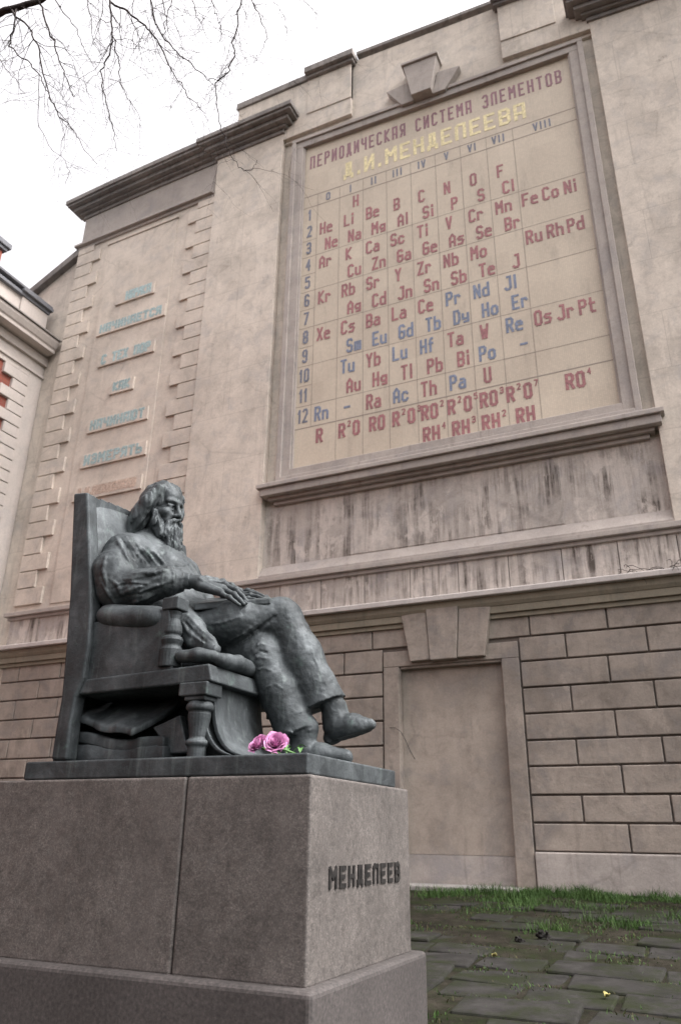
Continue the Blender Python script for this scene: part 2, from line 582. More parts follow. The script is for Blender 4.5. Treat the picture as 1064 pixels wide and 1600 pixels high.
# rusticated base
for bx in ((-9.08, .215, .05, .24, -.5, 4.14), (2.585, 11.88, .05, .24, -.5, 4.14), (.215, 2.585, .05, .24, 3.66, 4.14)):
    back = MB()
    back.box(*bx)
    back.build('base_wall', M['joint'], bld)
zj = [.532, .928, 1.318, 1.733, 2.120, 2.527, 2.935, 3.357, 3.764, 4.135]
for s in (0, 1):
    blk = MB()
    for k in range(9):
        odd = (k % 2 == 1)
        ed = [2.60]
        x = 3.35 if odd else (3.96 if k < 8 else 2.80)
        while x < 11.6:
            ed.append(x)
            x += 1.22
        ed.append(11.87)
        if k == 8:
            ed[0] = 2.02
        for a, b in zip(ed, ed[1:]):
            a, b = a + .012, b - .012
            if b - a < .1:
                continue
            if s == 0:
                a, b = mx(b), mx(a)
            f = rng.uniform(-.007, .007)
            blk.box(a, b, f, .1, zj[k] + .014, zj[k + 1] - .014)
    blk.build('rustication', M['stone'], bld, bevel=.016, segs=3)
    so_ = MB()
    so_.box(*((-9.1, .2) if s == 0 else (2.6, 11.9)), -.035, .1, -.6, .528)
    so_.build('socle', M['socle'], bld, bevel=.02)
# blocked doorway
d = MB()
d.box(.48, 2.32, .14, .23, .46, 3.46)
d.build('door_infill', M['doorfill'], bld)
d = MB()
d.box(.48, 2.32, .13, .23, -.2, .455)
d.build('door_infill_foot', M['socle'], bld)
d = MB()
d.box(.215, .50, -.012, .2, -.3, 3.43)
d.box(2.30, 2.585, -.012, .2, -.3, 3.43)
d.box(.215, 2.585, -.014, .2, 3.43, 3.70)
d.box(.43, .515, .02, .16, -.28, 3.40)
d.box(2.285, 2.37, .02, .16, -.28, 3.40)
d.box(.516, 2.284, .021, .16, 3.385, 3.44)
d.build('door_frame', M['stone'], bld, bevel=.012)
for pts, y in (([(.60, 4.30), (1.055, 4.34), (1.105, 3.49), (.75, 3.48)], -.12), ([(1.065, 4.38), (1.645, 4.38), (1.575, 3.47), (1.115, 3.47)], -.15),
               ([(mx(.60), 4.30), (mx(1.145), 4.34), (mx(1.215), 3.49), (mx(.75), 3.48)], -.12)):
    d = MB()
    d.prism(pts, y, .1, 1)
    d.build('keystone', M['stone'], bld, bevel=.014)
d = MB()
d.box(.1, 2.42, -.42, .14, -.3, .045)
d.build('doorstep', M['concrete'], bld, bevel=.02)


def tiers(m, xl, xr, yb, lst, dz=0.0, left=True, right=True):
    for p, z0, z1 in lst:
        m.box(xl - (p if left else 0), xr + (p if right else 0), yb - p, .2, z0 + dz, z1 + dz)


c1 = MB()
tiers(c1, -9.12, 11.9, 0, [(.05, 4.10, 4.18), (.10, 4.18, 4.30)])
c1.prism([(.2, 4.30), (-.11, 4.30), (-.15, 4.36), (-.17, 4.46), (.2, 4.46)], -9.25, 12.0, 0)
c1.build('base_cornice', M['mossmould'], bld, bevel=.008)
c1 = MB()
c1.prism([(.2, 4.46), (-.25, 4.46), (-.26, 4.47), (-.26, 4.55), (-.20, 4.575), (.2, 4.64)], -9.37, 12.1, 0)
c1.build('ledge', M['ledge'], bld, bevel=.008)
bd = MB()
x = -9.1
while x < 11.8:
    bd.box(x + .006, min(x + .895, 11.9) - .006, rng.uniform(-.004, .004), .23, 4.6, 5.215)
    x += .895
bd.build('band', M['stucco_stain'], bld, bevel=.006)
sg = MB()
tiers(sg, -9.1, 11.9, 0, [(.05, 5.20, 5.275), (.12, 5.275, 5.37)])
sg.build('string_course', M['mould'], bld, bevel=.01)
sl = MB()
sl.prism([(.24, 5.36), (-.05, 5.36), (-.05, 5.43), (.105, 5.66), (.24, 5.66)], -2.43, 5.23, 0)
sl.build('weathering', M['mould'], bld)
st = MB()
st.box(-2.43, 5.23, .10, .25, 5.655, 6.97)
st.build('apron_wall', M['stucco_stain'], bld)
st = MB()
st.box(-.52, 3.52, .090, .2, 5.67, 6.62)
st.build('apron_panel', M['stucco_stain'], bld, bevel=.004)

# pilasters with their caps
CAP = [(.05, 17.52, 17.64), (.14, 17.64, 17.72), (.27, 17.72, 17.85), (.40, 17.85, 17.93), (.45, 17.93, 18.07), (.38, 18.07, 18.10)]
for s in (0, 1):
    X = (lambda x: x) if s == 0 else mx
    p_ = MB()
    p_.box(X(-4.44), X(-2.43), -.06, .23, 5.37, 17.55)
    p_.build('pilaster', M['stucco'], bld, bevel=.01, warp=True)
    p_ = MB()
    xl, xr = sorted((X(-4.44), X(-2.43)))
    tiers(p_, xl, xr, -.06, CAP)
    p_.build('pilaster_cap', M['darkcap'], bld, bevel=.012, warp=True)
    xl, xr = sorted((X(-9.05), X(-4.5)))
    c_ = MB()
    n_ = 6
    for i in range(n_):
        a, b = xl + (xr - xl) * i / n_, xl + (xr - xl) * (i + 1) / n_
        for p, z0, z1 in CAP:
            aa = a - (p if (i == 0 and s == 0) else 0)
            bb = b + (p if (i == n_ - 1 and s == 1) else 0)
            c_.box(aa, bb, .02 - p, .2, z0 - .006, z1 - .006)
    c_.build('cornice', M['darkcap'], bld, warp=True)
    c_ = MB()
    tiers(c_, xl, xr, .02, [(.05, 16.28, 16.38), (.14, 16.38, 16.46)], left=(s == 0), right=(s == 1))
    c_.box(xl, xr, .005, .2, 16.46, 17.5)
    c_.build('frieze', M['mould'], bld, bevel=.008, warp=True)
    # corner blocks up both edges of the bay
    for e0, e1, e2 in ((-9.06, -8.22, -8.50), (-4.43, -5.24, -4.97)):
        q = MB()
        for k in range(-1, 25):
            z0 = 15.61 - .4205 * k
            if z0 < 5.38:
                break
            q.box(X(e0), X(e1 if k % 2 == 0 else e2), -.035, .1, z0 + .024, min(z0 + .4205, 16.27))
        q.build('quoin', M['stucco_pink'], bld, bevel=.008, warp=True)
    f_ = MB()
    f_.box(X(-7.95), X(-5.62), -.002, .1, 5.5, 16.02)
    f_.box(X(-7.99), X(-5.58), -.03, .1, 16.03, 16.12)
    f_.build('bay_panel', M['stucco_pink'], bld, bevel=.006, warp=True)

# parapet above the table
for s in (0, 1):
    X = (lambda x: x) if s == 0 else mx
    at_ = MB()
    at_.box(X(-3.9), X(-.5), -.05, .3, 17.33, 19.15)
    at_.box(X(-1.75), X(-.5), -.075, .28, 17.9, 19.12)
    at_.build('parapet', M['stucco'], bld, bevel=.01, warp=True)
for s in (0, 1):
    X = (lambda x: x) if s == 0 else mx
    cp = MB()
    cp.box(X(-3.95), X(-1.76), -.10, .4, 19.15, 19.36)
    cp.box(X(-1.78), X(-.38), -.26, .42, 19.22, 19.42)
    cp.box(X(-1.74), X(-.42), -.16, .42, 19.12, 19.22)
    cp.build('coping', M['darkcap'], bld, bevel=.012, warp=True)
cp = MB()
cp.box(-.38, mx(-.38), -.02, .42, 19.44, 19.56)
cp.build('coping', M['darkcap'], bld, bevel=.012, warp=True)
cp = MB()
cp.prism([(-9.0, 16.20), (-9.0, 16.46), (-13.6, 14.16), (-13.6, 13.90)], -.02, 1.7, 1)
cp.build('gable_coping', M['darkcap'], bld, bevel=.02, warp=True)

# frame and sill of the table
fr = MB()
XI0, XI1, ZI0, ZI1 = -1.82, 4.72, 7.70, 16.80
for e, y in ((.30, -.04), (.11, -.085)):
    o = .305 if e > .2 else .31
    i_ = 0 if e > .2 else .195
    fr.box(XI0 - o, XI0 - i_, y, .14, ZI0 - .27, ZI1 + i_)
    fr.box(XI1 + i_, XI1 + o, y, .14, ZI0 - .27, ZI1 + i_)
    fr.box(XI0 - o, XI1 + o, y - .002, .14, ZI1 + i_ + .001, ZI1 + (.29 if e > .2 else .30))
fr.box(XI0 - .004, XI1 + .004, -.041, .14, ZI0 - .17, ZI0)
fr.box(XI0 - .2, XI1 + .2, -.088, .14, ZI0 - .272, ZI0 - .171)
fr.box(XI0 - .008, XI0 + .035, .0, .14, ZI0 + .002, ZI1)
fr.box(XI1 - .035, XI1 + .008, .0, .14, ZI0 + .002, ZI1)
fr.build('panel_frame', M['mould'], bld, bevel=.012, warp=True)
ss = MB()
tiers(ss, -2.12, 5.0, .1, [(.08, 6.96, 7.04), (.17, 7.04, 7.11), (.30, 7.11, 7.27), (.36, 7.27, 7.36), (.25, 7.36, 7.43)])
ss.build('sill', M['mould'], bld, bevel=.012)
for pts, y in (([(.98, 17.95), (1.82, 17.95), (1.64, 16.90), (1.16, 16.90)], -.28),
               ([(.48, 17.50), (1.02, 17.56), (1.17, 16.88), (.86, 16.88)], -.13), ([(mx(.48), 17.50), (mx(1.02), 17.56), (mx(1.17), 16.88), (mx(.86), 16.88)], -.13)):
    d = MB()
    d.prism(pts, y, .12, 1)
    if y < -.25:
        d.box(.94, 1.86, y - .05, .12, 17.95, 18.03)
    d.build('keystone', M['mould'], bld, bevel=.014, warp=True)
ap = MB()
ap.prism([(-.55, 17.16), (.78, 17.16), (.50, 17.50), (-.55, 17.50)], .075, .2, 1)
ap.build('ear_panel', M['stucco'], bld, bevel=.008, warp=True)
ap = MB()
ap.prism([(mx(-.55), 17.16), (mx(.78), 17.16), (mx(.50), 17.50), (mx(-.55), 17.50)], .075, .2, 1)
ap.build('ear_panel', M['stucco'], bld, bevel=.008, warp=True)

# ------------------------------------------------------------------ lettering
GL = {}
for ln in '''A 00 06 28 46 40;03 43
B 00 08 38 47 45 34 43 41 30 00;04 34
C 47 38 18 07 01 10 30 41
D 00 08 38 46 42 30 00
E 40 00 08 48;04 34
F 00 08 48;04 34
G 47 38 18 07 01 10 30 41 44 24
H 00 08;40 48;04 44
I 20 28
J 01 10 30 41 48 28
K 00 08;48 04 40
L 08 00 40
M 00 08 24 48 40
N 00 08 40 48
O 01 07 18 38 47 41 30 10 01
P 00 08 38 47 45 34 04
R 00 08 38 47 45 34 04;24 40
S 47 38 18 07 05 14 34 43 41 30 10 01
T 20 28;08 48
U 08 01 10 30 41 48
V 08 20 48
W 08 10 25 30 48
X 00 48;08 40
Y 08 24 48;24 20
Z 08 48 00 40
a 15 35 44 40;43 13 02 01 10 30 41
b 08 00 30 41 44 35 05
c 44 35 15 04 01 10 30 41
d 48 40 10 01 04 15 45
e 03 43 44 35 15 04 01 10 40
f 10 17 28 38;05 35
g 45 15 04 03 12 42;45 40 10
h 08 00;05 35 44 40
i 20 25;27 28
k 08 00;45 03 40
l 20 28
m 00 05 45 40;25 20
n 00 05 35 44 40
o 01 04 15 35 44 41 30 10 01
r 00 05 35 44
s 45 15 04 13 33 42 30 00
t 18 11 20 40;05 45
u 05 01 10 40;45 40
y 05 02 12 42;45 40 10
0 01 07 18 38 47 41 30 10 01
1 06 28 20
2 07 18 38 47 45 00 40
3 07 18 38 47 45 34 14;34 43 41 30 10 01
4 38 03 43;38 30
5 48 08 05 35 44 41 30 10 01
6 47 38 18 07 01 10 30 41 43 34 04
7 08 48 10
8 14 05 07 18 38 47 45 34 14 03 01 10 30 41 43 34
9 44 14 05 07 18 38 47 41 30 10 01
- 04 44
. 20 21
П 00 08 48 40
Е 40 00 08 48;04 34
Р 00 08 38 47 45 34 04
И 08 00 48 40
О 01 07 18 38 47 41 30 10 01
Д 0- 01 41 4-;11 18 38 31
Ч 08 05 14 44;48 40
С 47 38 18 07 01 10 30 41
К 00 08;48 04 40
А 00 08 48 40;03 43
Я 40 48 18 07 05 14 44;24 00
Т 20 28;08 48
М 00 08 24 48 40
Э 07 18 38 47 41 30 10 01;24 44
Л 00 07 18 48 40
Н 00 08;40 48;04 44
В 00 08 38 47 45 34 43 41 30 00;04 34
У 08 05 24;48 44 20
Х 00 48;08 40
З 07 18 38 47 45 34 14;34 43 41 30 10 01
Ю 00 08;04 14;11 17 28 38 47 41 30 20 11
Ь 08 00 30 41 43 34 04'''.split('\n'):
    ch, body = ln[0], ln[2:]
    GL[ch] = [[(int(p[0]) / 4, (-.7 if p[1] == '-' else int(p[1])) / 8) for p in s.split()] for s in body.split(';')]
GW = {'I': .45, 'i': .35, 'l': .35, '.': .3, '1': .6, ' ': .9, 'M': 1.15, 'W': 1.25, 'm': 1.15, 'М': 1.2, 'Ю': 1.3, 't': .8, 'f': .8, 'r': .85}


def text_width(s, wd, gap):
    return sum(wd * GW.get(c, 1.0) for c in s) + gap * (len(s) - 1)


def write(m, s, cx, cz, h, wd, th, y0, y1, gap=None, axis='x', left=None):
    """strokes of the letters as bars laid flat on a wall (axis x: wall faces -y; axis y: wall faces +x)"""
    gap = th * 1.5 if gap is None else gap
    x = (cx - text_width(s, wd, gap) / 2) if left is None else left
    n = 0
    for ch in s:
        w_ = wd * GW.get(ch, 1.0)
        n = 0
        for st_ in GL.get(ch, []):
            for p, q in zip(st_, st_[1:]):
                a = np.array([x + p[0] * w_, cz - h / 2 + p[1] * h])
                b = np.array([x + q[0] * w_, cz - h / 2 + q[1] * h])
                dv = (b - a) / (np.linalg.norm(b - a) + 1e-9)
                nv = np.array([-dv[1], dv[0]]) * th / 2
                a2, b2 = a - dv * th * .42, b + dv * th * .42
                poly = [tuple(a2 - nv), tuple(b2 - nv), tuple(b2 + nv), tuple(a2 + nv)]
                n += 1
                e = n * .00035
                if axis == 'x':
                    m.prism(poly, y0 - e, y1, 1)
                else:
                    m.prism(poly, y0, y1 + e, 0)
        x += w_ + gap
    return m


# ------------------------------------------------------------------ the periodic table
mos = thing('wall_mosaic', 'huge pale mosaic of the periodic table with red and blue element symbols', 'mosaic', (1.45, .1, 7.7))
m = MB()
m.box(-1.84, 4.74, .06, .13, 7.68, 16.82)
m.build('mosaic_field', M['mosaic'], mos, warp=True)
ln = MB()
cols = [-1.41, -.82, -.21, .38, .98, 1.57, 2.16, 2.75, 3.34]
LY0, LY1 = .0575, .07
k = 0
for z in (15.16, 14.80):
    ln.box(-1.81, 4.71, LY0, LY1, z - .011, z + .011)
for z in (13.26, 12.25, 11.24, 10.22, 9.20):
    for a, b in zip([-1.81] + cols, cols + [4.71]):
        o_ = .25 if (a > -.9 and b < 3.3 and int(a * 10 + z) % 2 == 0) else 0
        ln.box(a, b, LY0 + .0004 * (k % 4), LY1, z - .006, z + .006)
        k += 1
for z in (13.76, 12.75, 11.74, 10.72, 9.71):
    ln.box(-1.81, -1.41, LY0, LY1, z - .004, z + .004)
ln.box(-1.81, 4.71, LY0, LY1, 8.645, 8.667)
for i, x in enumerate(cols):
    ln.box(x - .005, x + .005, LY0 - .0012, LY1, 7.72 if 0 < i else 8.66, 15.15)
ln.build('grid_lines', M['line'], mos, warp=True)

LH, LW, LT, TY0, TY1 = .308, .103, .051, .0555, .07


def sym(name, s, x, z, mat, h=LH, wd=LW, th=LT, **kw):
    mm = MB()
    write(mm, s, x, z, h, wd, th, TY0, TY1, **kw)
    return mm.build(name, mat, mos, warp=True)


tl = 'ПЕРИОДИЧЕСКАЯ СИСТЕМА ЭЛЕМЕНТОВ'
x_ = 1.42 - text_width(tl, .092, .108) / 2
for wd_ in tl.split():
    sym('title', wd_, 0, 16.26, M['purple'], .37, .092, .050, gap=.108, left=x_)
    x_ += text_width(wd_ + ' ', .092, .108) + .108
sym('title', 'Д.И.МЕНДЕЛЕЕВА', 1.47, 15.58, M['gold'], .43, .185, .075, gap=.150)
for i, s in enumerate(['0', 'I', 'II', 'III', 'IV', 'V', 'VI', 'VII', 'VIII']):
    sym('group_numeral', s, (-1.13 + .593 * i) if i < 8 else 3.97, 14.965, M['slate'], .20, .075, .036, gap=.06)
ZR = [14.545 - .508 * i for i in range(12)]
for i in range(12):
    sym('row_number', str(i + 1), -1.61, ZR[i], M['slate'], .30, .085, .046, gap=.065)
CX = [-1.165 + .595 * i for i in range(8)]
R8 = [3.55, 3.97, 4.37]
TAB = [(0, 1, '. H'), (1, 0, 'He Li Be B C N O F'), (2, 1, 'Ne Na Mg Al Si P S Cl'), (3, 0, 'Ar K Ca Sc Ti V Cr Mn Fe Co Ni'), (4, 1, '. Cu Zn Ga Ge As Se Br'),
       (5, 0, 'Kr Rb Sr Y Zr Nb Mo . Ru Rh Pd'), (6, 1, '. Ag Cd Jn Sn Sb Te J'), (7, 0, 'Xe Cs Ba La Ce Pr* Nd* Jl*'), (8, 1, '. Sm* Eu* Gd* Tb* Dy* Ho* Er*'),
       (9, 0, '. Tu* Yb Lu* Hf* Ta W Re* Os Jr Pt'), (10, 1, '. Au Hg Tl Pb Bi Po* -*'), (11, 0, 'Rn* -* Ra Ac* Th Pa* U')]
for r_, off, s in TAB:
    for i, e in enumerate(s.split()):
        if e == '.':
            continue
        x = R8[i - 8] if i >= 8 else CX[i] + (.145 if off else 0)
        if e.startswith('Po'):
            x -= .12
        if e == 'H':
            x = -.40
        blue = e.endswith('*')
        sym('element_symbol', e.strip('*'), x, ZR[r_] - .03 + (0 if r_ < 7 else .01), M['blue'] if blue else M['red'])
OX = ['R', 'R2O', 'RO', 'R2O3', 'RO2', 'R2O5', 'RO3', 'R2O7', 'RO4']
OXX = [-1.2, -.52, .10, .74, 1.28, 1.89, 2.46, 3.04, 4.06]


def formula(s, x, z):
    parts = []
    for i, ch in enumerate(s):
        dg = ch.isdigit()
        parts.append((ch, .05 if dg else .105, dg))
    tot = sum(p[1] for p in parts) + .085 * (len(parts) - 1)
    xx = x - tot / 2
    mm = MB()
    for ch, wd, dg in parts:
        if dg:
            write(mm, ch, 0, z + .13, .12, wd, .024, TY0, TY1, left=xx)
        else:
            write(mm, ch, 0, z, .29, wd, .058, TY0, TY1, left=xx)
        xx += wd + .085
    mm.build('oxide_formula', M['red'], mos, warp=True)


for s, x in zip(OX, OXX):
    formula(s, x, 8.40)
for s, x in zip(['RH4', 'RH3', 'RH2', 'RH'], [1.30, 1.89, 2.47, 3.05]):
    formula(s, x, 7.90)

# small inscription plaques up the left bay
PL = [('НАУКА', -7.35, -6.08, 13.66, 'teal', .30), ('НАЧИНАЕТСЯ', -7.85, -5.63, 12.80, 'teal', .27), ('С ТЕХ ПОР', -7.63, -5.83, 11.76, 'teal', .30),
      ('КАК', -7.09, -6.34, 10.80, 'teal', .26), ('НАЧИНАЮТ', -7.63, -5.77, 9.81, 'teal', .28), ('ИЗМЕРЯТЬ', -7.66, -5.69, 8.84, 'teal', .28),
      ('Д.И.МЕНДЕЛЕЕВ', -7.75, -5.70, 7.97, 'faded_red', .22)]
for s, x0, x1, z0, mt, h in PL:
    p_ = MB()
    p_.box(x0, x1, -.05, .1, z0, z0 + .37)
    po = p_.build('plaque', M['stucco_pink'], bld, bevel=.006, warp=True)
    l_ = MB()
    n_ = len(s)
    per = (x1 - x0 - .2) / (n_ + (1.3 if s == 'НАУКА' else 0))
    wd = per * .66
    write(l_, s, (x0 + x1) / 2 + (.12 if s == 'НАУКА' else 0), z0 + .2, h * .80, wd * .85, .070, -.054, -.03, gap=per * .44)
    l_.build('lettering', M[mt], po, warp=True)

# ------------------------------------------------------------------ side wing on the left
wing = thing('wing_building', 'red brick wing with white corner stones and deep grey cornice, at far left', 'building', (-12, -8, -.5))
m = MB()
m.box(-17, -9.80, -30, .14, -.7, 13.2)
m.build('wall', M['brick'], wing)
m = MB()
m.box(-9.85, -9.75, -.29, .15, -.7, 12.68)
m.box(-9.85, -9.745, -30, -.292, 11.88, 12.67)
m.box(-9.9, -9.70, -30, .145, 12.04, 12.12)
m.box(-9.9, -9.66, -30, .146, 12.42, 12.675)
m.build('frieze', M['wingwall'], wing, bevel=.01)
m = MB()
for k in range(37):
    z1 = 11.86 - .315 * k
    m.box(-9.85, -9.715, -.79 if k % 2 else -1.10, -.30, z1 - .29, z1)
m.build('corner_stone', M['wingwall'], wing, bevel=.012)
m = MB()
m.prism([(-9.9, 12.70), (-9.36, 12.70), (-9.36, 12.80), (-9.32, 12.84), (-9.25, 12.98), (-9.25, 13.06), (-9.9, 13.14)], -30, .06, 1)
m.build('cornice', M['wingwall'], wing, bevel=.012)
m = MB()
m.prism([(-9.9, 13.145), (-9.2, 13.065), (-9.2, 13.10), (-9.9, 13.18)], -30, .08, 1)
m.build('cornice_flashing', M['darkcap'], wing)
m = MB()
m.box(-10.3, -9.80, -30, -.12, 13.1, 14.02)
m.box(-10.3, -9.74, -1.0, -.08, 13.1, 14.02)
m.box(-10.3, -9.74, -30, -5.2, 13.1, 14.02)
m.build('parapet', M['wingwall'], wing, bevel=.012)
m = MB()
m.box(-10.4, -9.70, -30, -.06, 14.02, 14.12)
m.box(-10.4, -9.62, -1.08, -.02, 14.12, 14.22)
m.box(-10.4, -9.66, -30, -.03, 14.225, 14.30)
m.build('coping', M['tin'], wing, bevel=.01)
m = MB()
m.box(-17, -10.2, -30, .1, 13.2, 13.7)
m.build('roof', M['tin'], wing)
m = MB()
m.box(-12.4, -11.5, -2.2, -.64, 13.6, 16.55)
ch = m.build('chimney', M['brick'], wing)
m = MB()
m.box(-12.5, -11.42, -2.3, -.54, 16.5, 16.62)
m.box(-12.56, -11.36, -2.36, -.46, 16.62, 16.8)
m.build('chimney_cap', M['tin'], ch, bevel=.02)
# arched window with white surround
m = MB()
ring = []
yc, zc, ro_, ri_ = -2.35, 10.1, 1.32, 1.02
n_ = 22
for i in range(n_):
    a0, a1 = math.pi * i / n_, math.pi * (i + 1) / n_
    m.prism([(yc + ri_ * math.cos(a0), zc + ri_ * math.sin(a0)), (yc + ro_ * math.cos(a0), zc + ro_ * math.sin(a0)),
             (yc + ro_ * math.cos(a1), zc + ro_ * math.sin(a1)), (yc + ri_ * math.cos(a1), zc + ri_ * math.sin(a1))], -9.9, -9.71, 0)
m.box(-9.9, -9.71, yc - ro_, yc - ri_, 7.4, zc)
m.box(-9.9, -9.71, yc + ri_, yc + ro_, 7.4, zc)
m.box(-9.9, -9.66, yc - ro_ - .1, yc + ro_ + .1, 7.25, 7.4)
wi = m.build('window_surround', M['wingwall'], wing)
m = MB()
pts = [(yc - ri_ - .01, 7.4), (yc + ri_ + .01, 7.4)] + [(yc + (ri_ + .01) * math.cos(math.pi * i / 16), zc + (ri_ + .01) * math.sin(math.pi * i / 16)) for i in range(17)]
m.prism(pts, -9.88, -9.79, 0)
m.build('pane', M['glass'], wi)
m = MB()
m.box(-9.88, -9.765, yc - .05, yc + .05, 7.42, zc + ri_ - .02)
m.box(-9.88, -9.766, yc - ri_, yc + ri_, 9.9, 10.0)
m.build('sash', M['whitepaint'], wi)

# ------------------------------------------------------------------ granite pedestal
PX1, PY0, PY1, PZT, PZB = 3.261, -8.637, -7.160, 1.0196, .0514
ped = thing('granite_pedestal', 'rectangular pink granite pedestal with dark carved surname on its front face', 'pedestal', (2.2, -7.9, -.7))
m = MB()
m.box(.86, PX1 + .075, PY0 - .085, PY1 + .085, -.75, .042)
m.build('plinth', M['plinth'], ped, bevel=.03, segs=3)
m = MB()
m.box(.95, 2.461, PY0, PY1, .036, PZT)
m.build('granite_block', M['granite'], ped, bevel=.014, segs=3)
m = MB()
m.box(2.470, PX1, PY0, PY1, .036, PZT)
m.build('granite_block', M['granite'], ped, bevel=.014, segs=3)
m = MB()
m.box(2.455, 2.476, PY0 + .012, PY1 - .012, .04, PZT - .012)
m.build('seam', M['seam'], ped)
m = MB()
write(m, 'МЕНДЕЛЕЕВ', -7.885, .512, .088, .062, .024, PX1 - .01, PX1 + .006, gap=.056, axis='y')
m.build('lettering', M['letter'], ped)

# ------------------------------------------------------------------ bronze statue: implicit surface tools
class Vol:
    def __init__(s, lo, hi, h):
        s.h = h
        s.lo = np.array(lo, float)
        s.n = np.ceil((np.array(hi) - s.lo) / h).astype(int) + 1
        s.F = np.full(tuple(s.n), 1.0, np.float32)
        s.ax = [(s.lo[i] + h * np.arange(s.n[i])).astype(np.float32) for i in range(3)]

    def sub(s, lo, hi):
        a = np.clip(np.floor((np.array(lo) - s.lo) / s.h).astype(int), 0, s.n)
        b = np.clip(np.ceil((np.array(hi) - s.lo) / s.h).astype(int) + 1, 0, s.n)
        if np.any(b <= a):
            return None, None
        sl = tuple(slice(int(a[i]), int(b[i])) for i in range(3))
        X = s.ax[0][sl[0]][:, None, None], s.ax[1][sl[1]][None, :, None], s.ax[2][sl[2]][None, None, :]
        return sl, X

    def put(s, fn, lo, hi, k, op='u'):
        pad = k + .05
        sl, X = s.sub(np.array(lo) - pad, np.array(hi) + pad)
        if sl is None:
            return
        d = fn(*X)
        f = s.F[sl]
        if op == 'u':
            hh = np.clip(.5 + .5 * (f - d) / k, 0, 1)
            s.F[sl] = f + (d - f) * hh - k * hh * (1 - hh)
        else:                               # smooth subtraction
            hh = np.clip(.5 - .5 * (f + d) / k, 0, 1)
            s.F[sl] = f + (-d - f) * hh + k * hh * (1 - hh)

    def cone(s, a, b, r1, r2, k=.05, op='u', cut=False, flat=None):
        a, b = np.array(a, float), np.array(b, float)
        ab = b - a
        L2 = max(float(ab @ ab), 1e-9)

        def fn(x, y, z):
            px, py, pz = x - a[0], y - a[1], z - a[2]
            t = np.clip((px * ab[0] + py * ab[1] + pz * ab[2]) / L2, 0, 1)
            qx, qy, qz = px - t * ab[0], py - t * ab[1], pz - t * ab[2]
            if flat is not None:
                n_, f_ = flat
                e = (qx * n_[0] + qy * n_[1] + qz * n_[2]) * (f_ - 1)
                qx, qy, qz = qx + e * n_[0], qy + e * n_[1], qz + e * n_[2]
            d = np.sqrt(qx * qx + qy * qy + qz * qz) - (r1 + (r2 - r1) * t)
            if cut:
                l_ = math.sqrt(L2)
                d = np.maximum(d, ((px - ab[0]) * ab[0] + (py - ab[1]) * ab[1] + (pz - ab[2]) * ab[2]) / l_)
            return d.astype(np.float32)
        r = max(r1, r2)
        s.put(fn, np.minimum(a, b) - r, np.maximum(a, b) + r, k, op)

    def chain(s, pts, rs, k=.05, op='u', **kw):
        for p, q, r1, r2 in zip(pts, pts[1:], rs, rs[1:]):
            s.cone(p, q, r1, r2, k, op, **kw)

    def ell(s, c, r, R=None, k=.05, op='u'):
        c = np.array(c, float)
        r = np.array(r, float)
        R = np.eye(3) if R is None else R

        def fn(x, y, z):
            p = (x - c[0], y - c[1], z - c[2])
            q = [p[0] * R[i][0] + p[1] * R[i][1] + p[2] * R[i][2] for i in range(3)]
            k0 = np.sqrt(sum((q[i] / r[i]) ** 2 for i in range(3)))
            k1 = np.sqrt(sum((q[i] / r[i] ** 2) ** 2 for i in range(3))) + 1e-6
            return (k0 * (k0 - 1) / k1).astype(np.float32)
        m_ = r.max()
        s.put(fn, c - m_, c + m_, k, op)

    def hit(s, px, py, t0=3.5, t1=8.0):
        d = FWD + (px - 532) / FPX * RIGHT + (800 - py) / FPX * UP
        d = d / np.linalg.norm(d)
        tt = np.arange(t0, t1, .004)
        P_ = CAM + tt[:, None] * d
        I = np.round((P_ - s.lo) / s.h).astype(int)
        ok = np.all((I >= 0) & (I < s.n), axis=1)
        v = np.ones(len(tt))
        Io = I[ok]
        v[ok] = s.F[Io[:, 0], Io[:, 1], Io[:, 2]]
        w_ = np.where(v < 0)[0]
        return P_[w_[0]] if len(w_) else None

    def stroke(s, pix, r, k=.02, op='u', depth=0.0):
        """a fold laid on (or cut into) the surface along measured points"""
        pts = []
        for (a, b), (c_, d_) in zip(pix, pix[1:]):
            for t in np.linspace(0, 1, 7)[:-1]:
                pts.append((a + (c_ - a) * t, b + (d_ - b) * t))
        pts.append(pix[-1])
        P3 = [s.hit(*p) for p in pts]
        n = len(P3)
        P3 = [p + (0, 0, 0) for p in P3 if p is not None]
        prev = None
        for i, p in enumerate(P3):
            tp = math.sin(math.pi * (i + .6) / (len(P3) + .2))
            if prev is not None and np.linalg.norm(p - prev[0]) < .09:
                s.cone(prev[0], p, prev[1], max(r * tp, .004), k, op)
            prev = (p, max(r * tp, .004))

    def noise(s, amp, scale, stretch=(1, 1, 1), seed=0, band=.08, lo=None, hi=None):
        r_ = np.random.default_rng(seed)
        N = 32
        T = r_.uniform(-1, 1, (N, N, N)).astype(np.float32)
        idx = np.argwhere(np.abs(s.F) < band)
        P_ = s.lo + idx * s.h
        if lo is not None:
            ok = np.all((P_ > lo) & (P_ < hi), axis=1)
            idx, P_ = idx[ok], P_[ok]
        tot = np.zeros(len(idx))
        a = 1.0
        for o in range(2):
            q = P_ * np.array(stretch) * scale * (2.1 ** o) + 17.3
            i0 = np.floor(q).astype(int)
            f = q - i0
            f = f * f * (3 - 2 * f)
            v = 0
            for dx in (0, 1):
                for dy in (0, 1):
                    for dz in (0, 1):
                        wt = (f[:, 0] if dx else 1 - f[:, 0]) * (f[:, 1] if dy else 1 - f[:, 1]) * (f[:, 2] if dz else 1 - f[:, 2])
                        v = v + wt * T[(i0[:, 0] + dx) % N, (i0[:, 1] + dy) % N, (i0[:, 2] + dz) % N]
            tot += v * a
            a *= .5
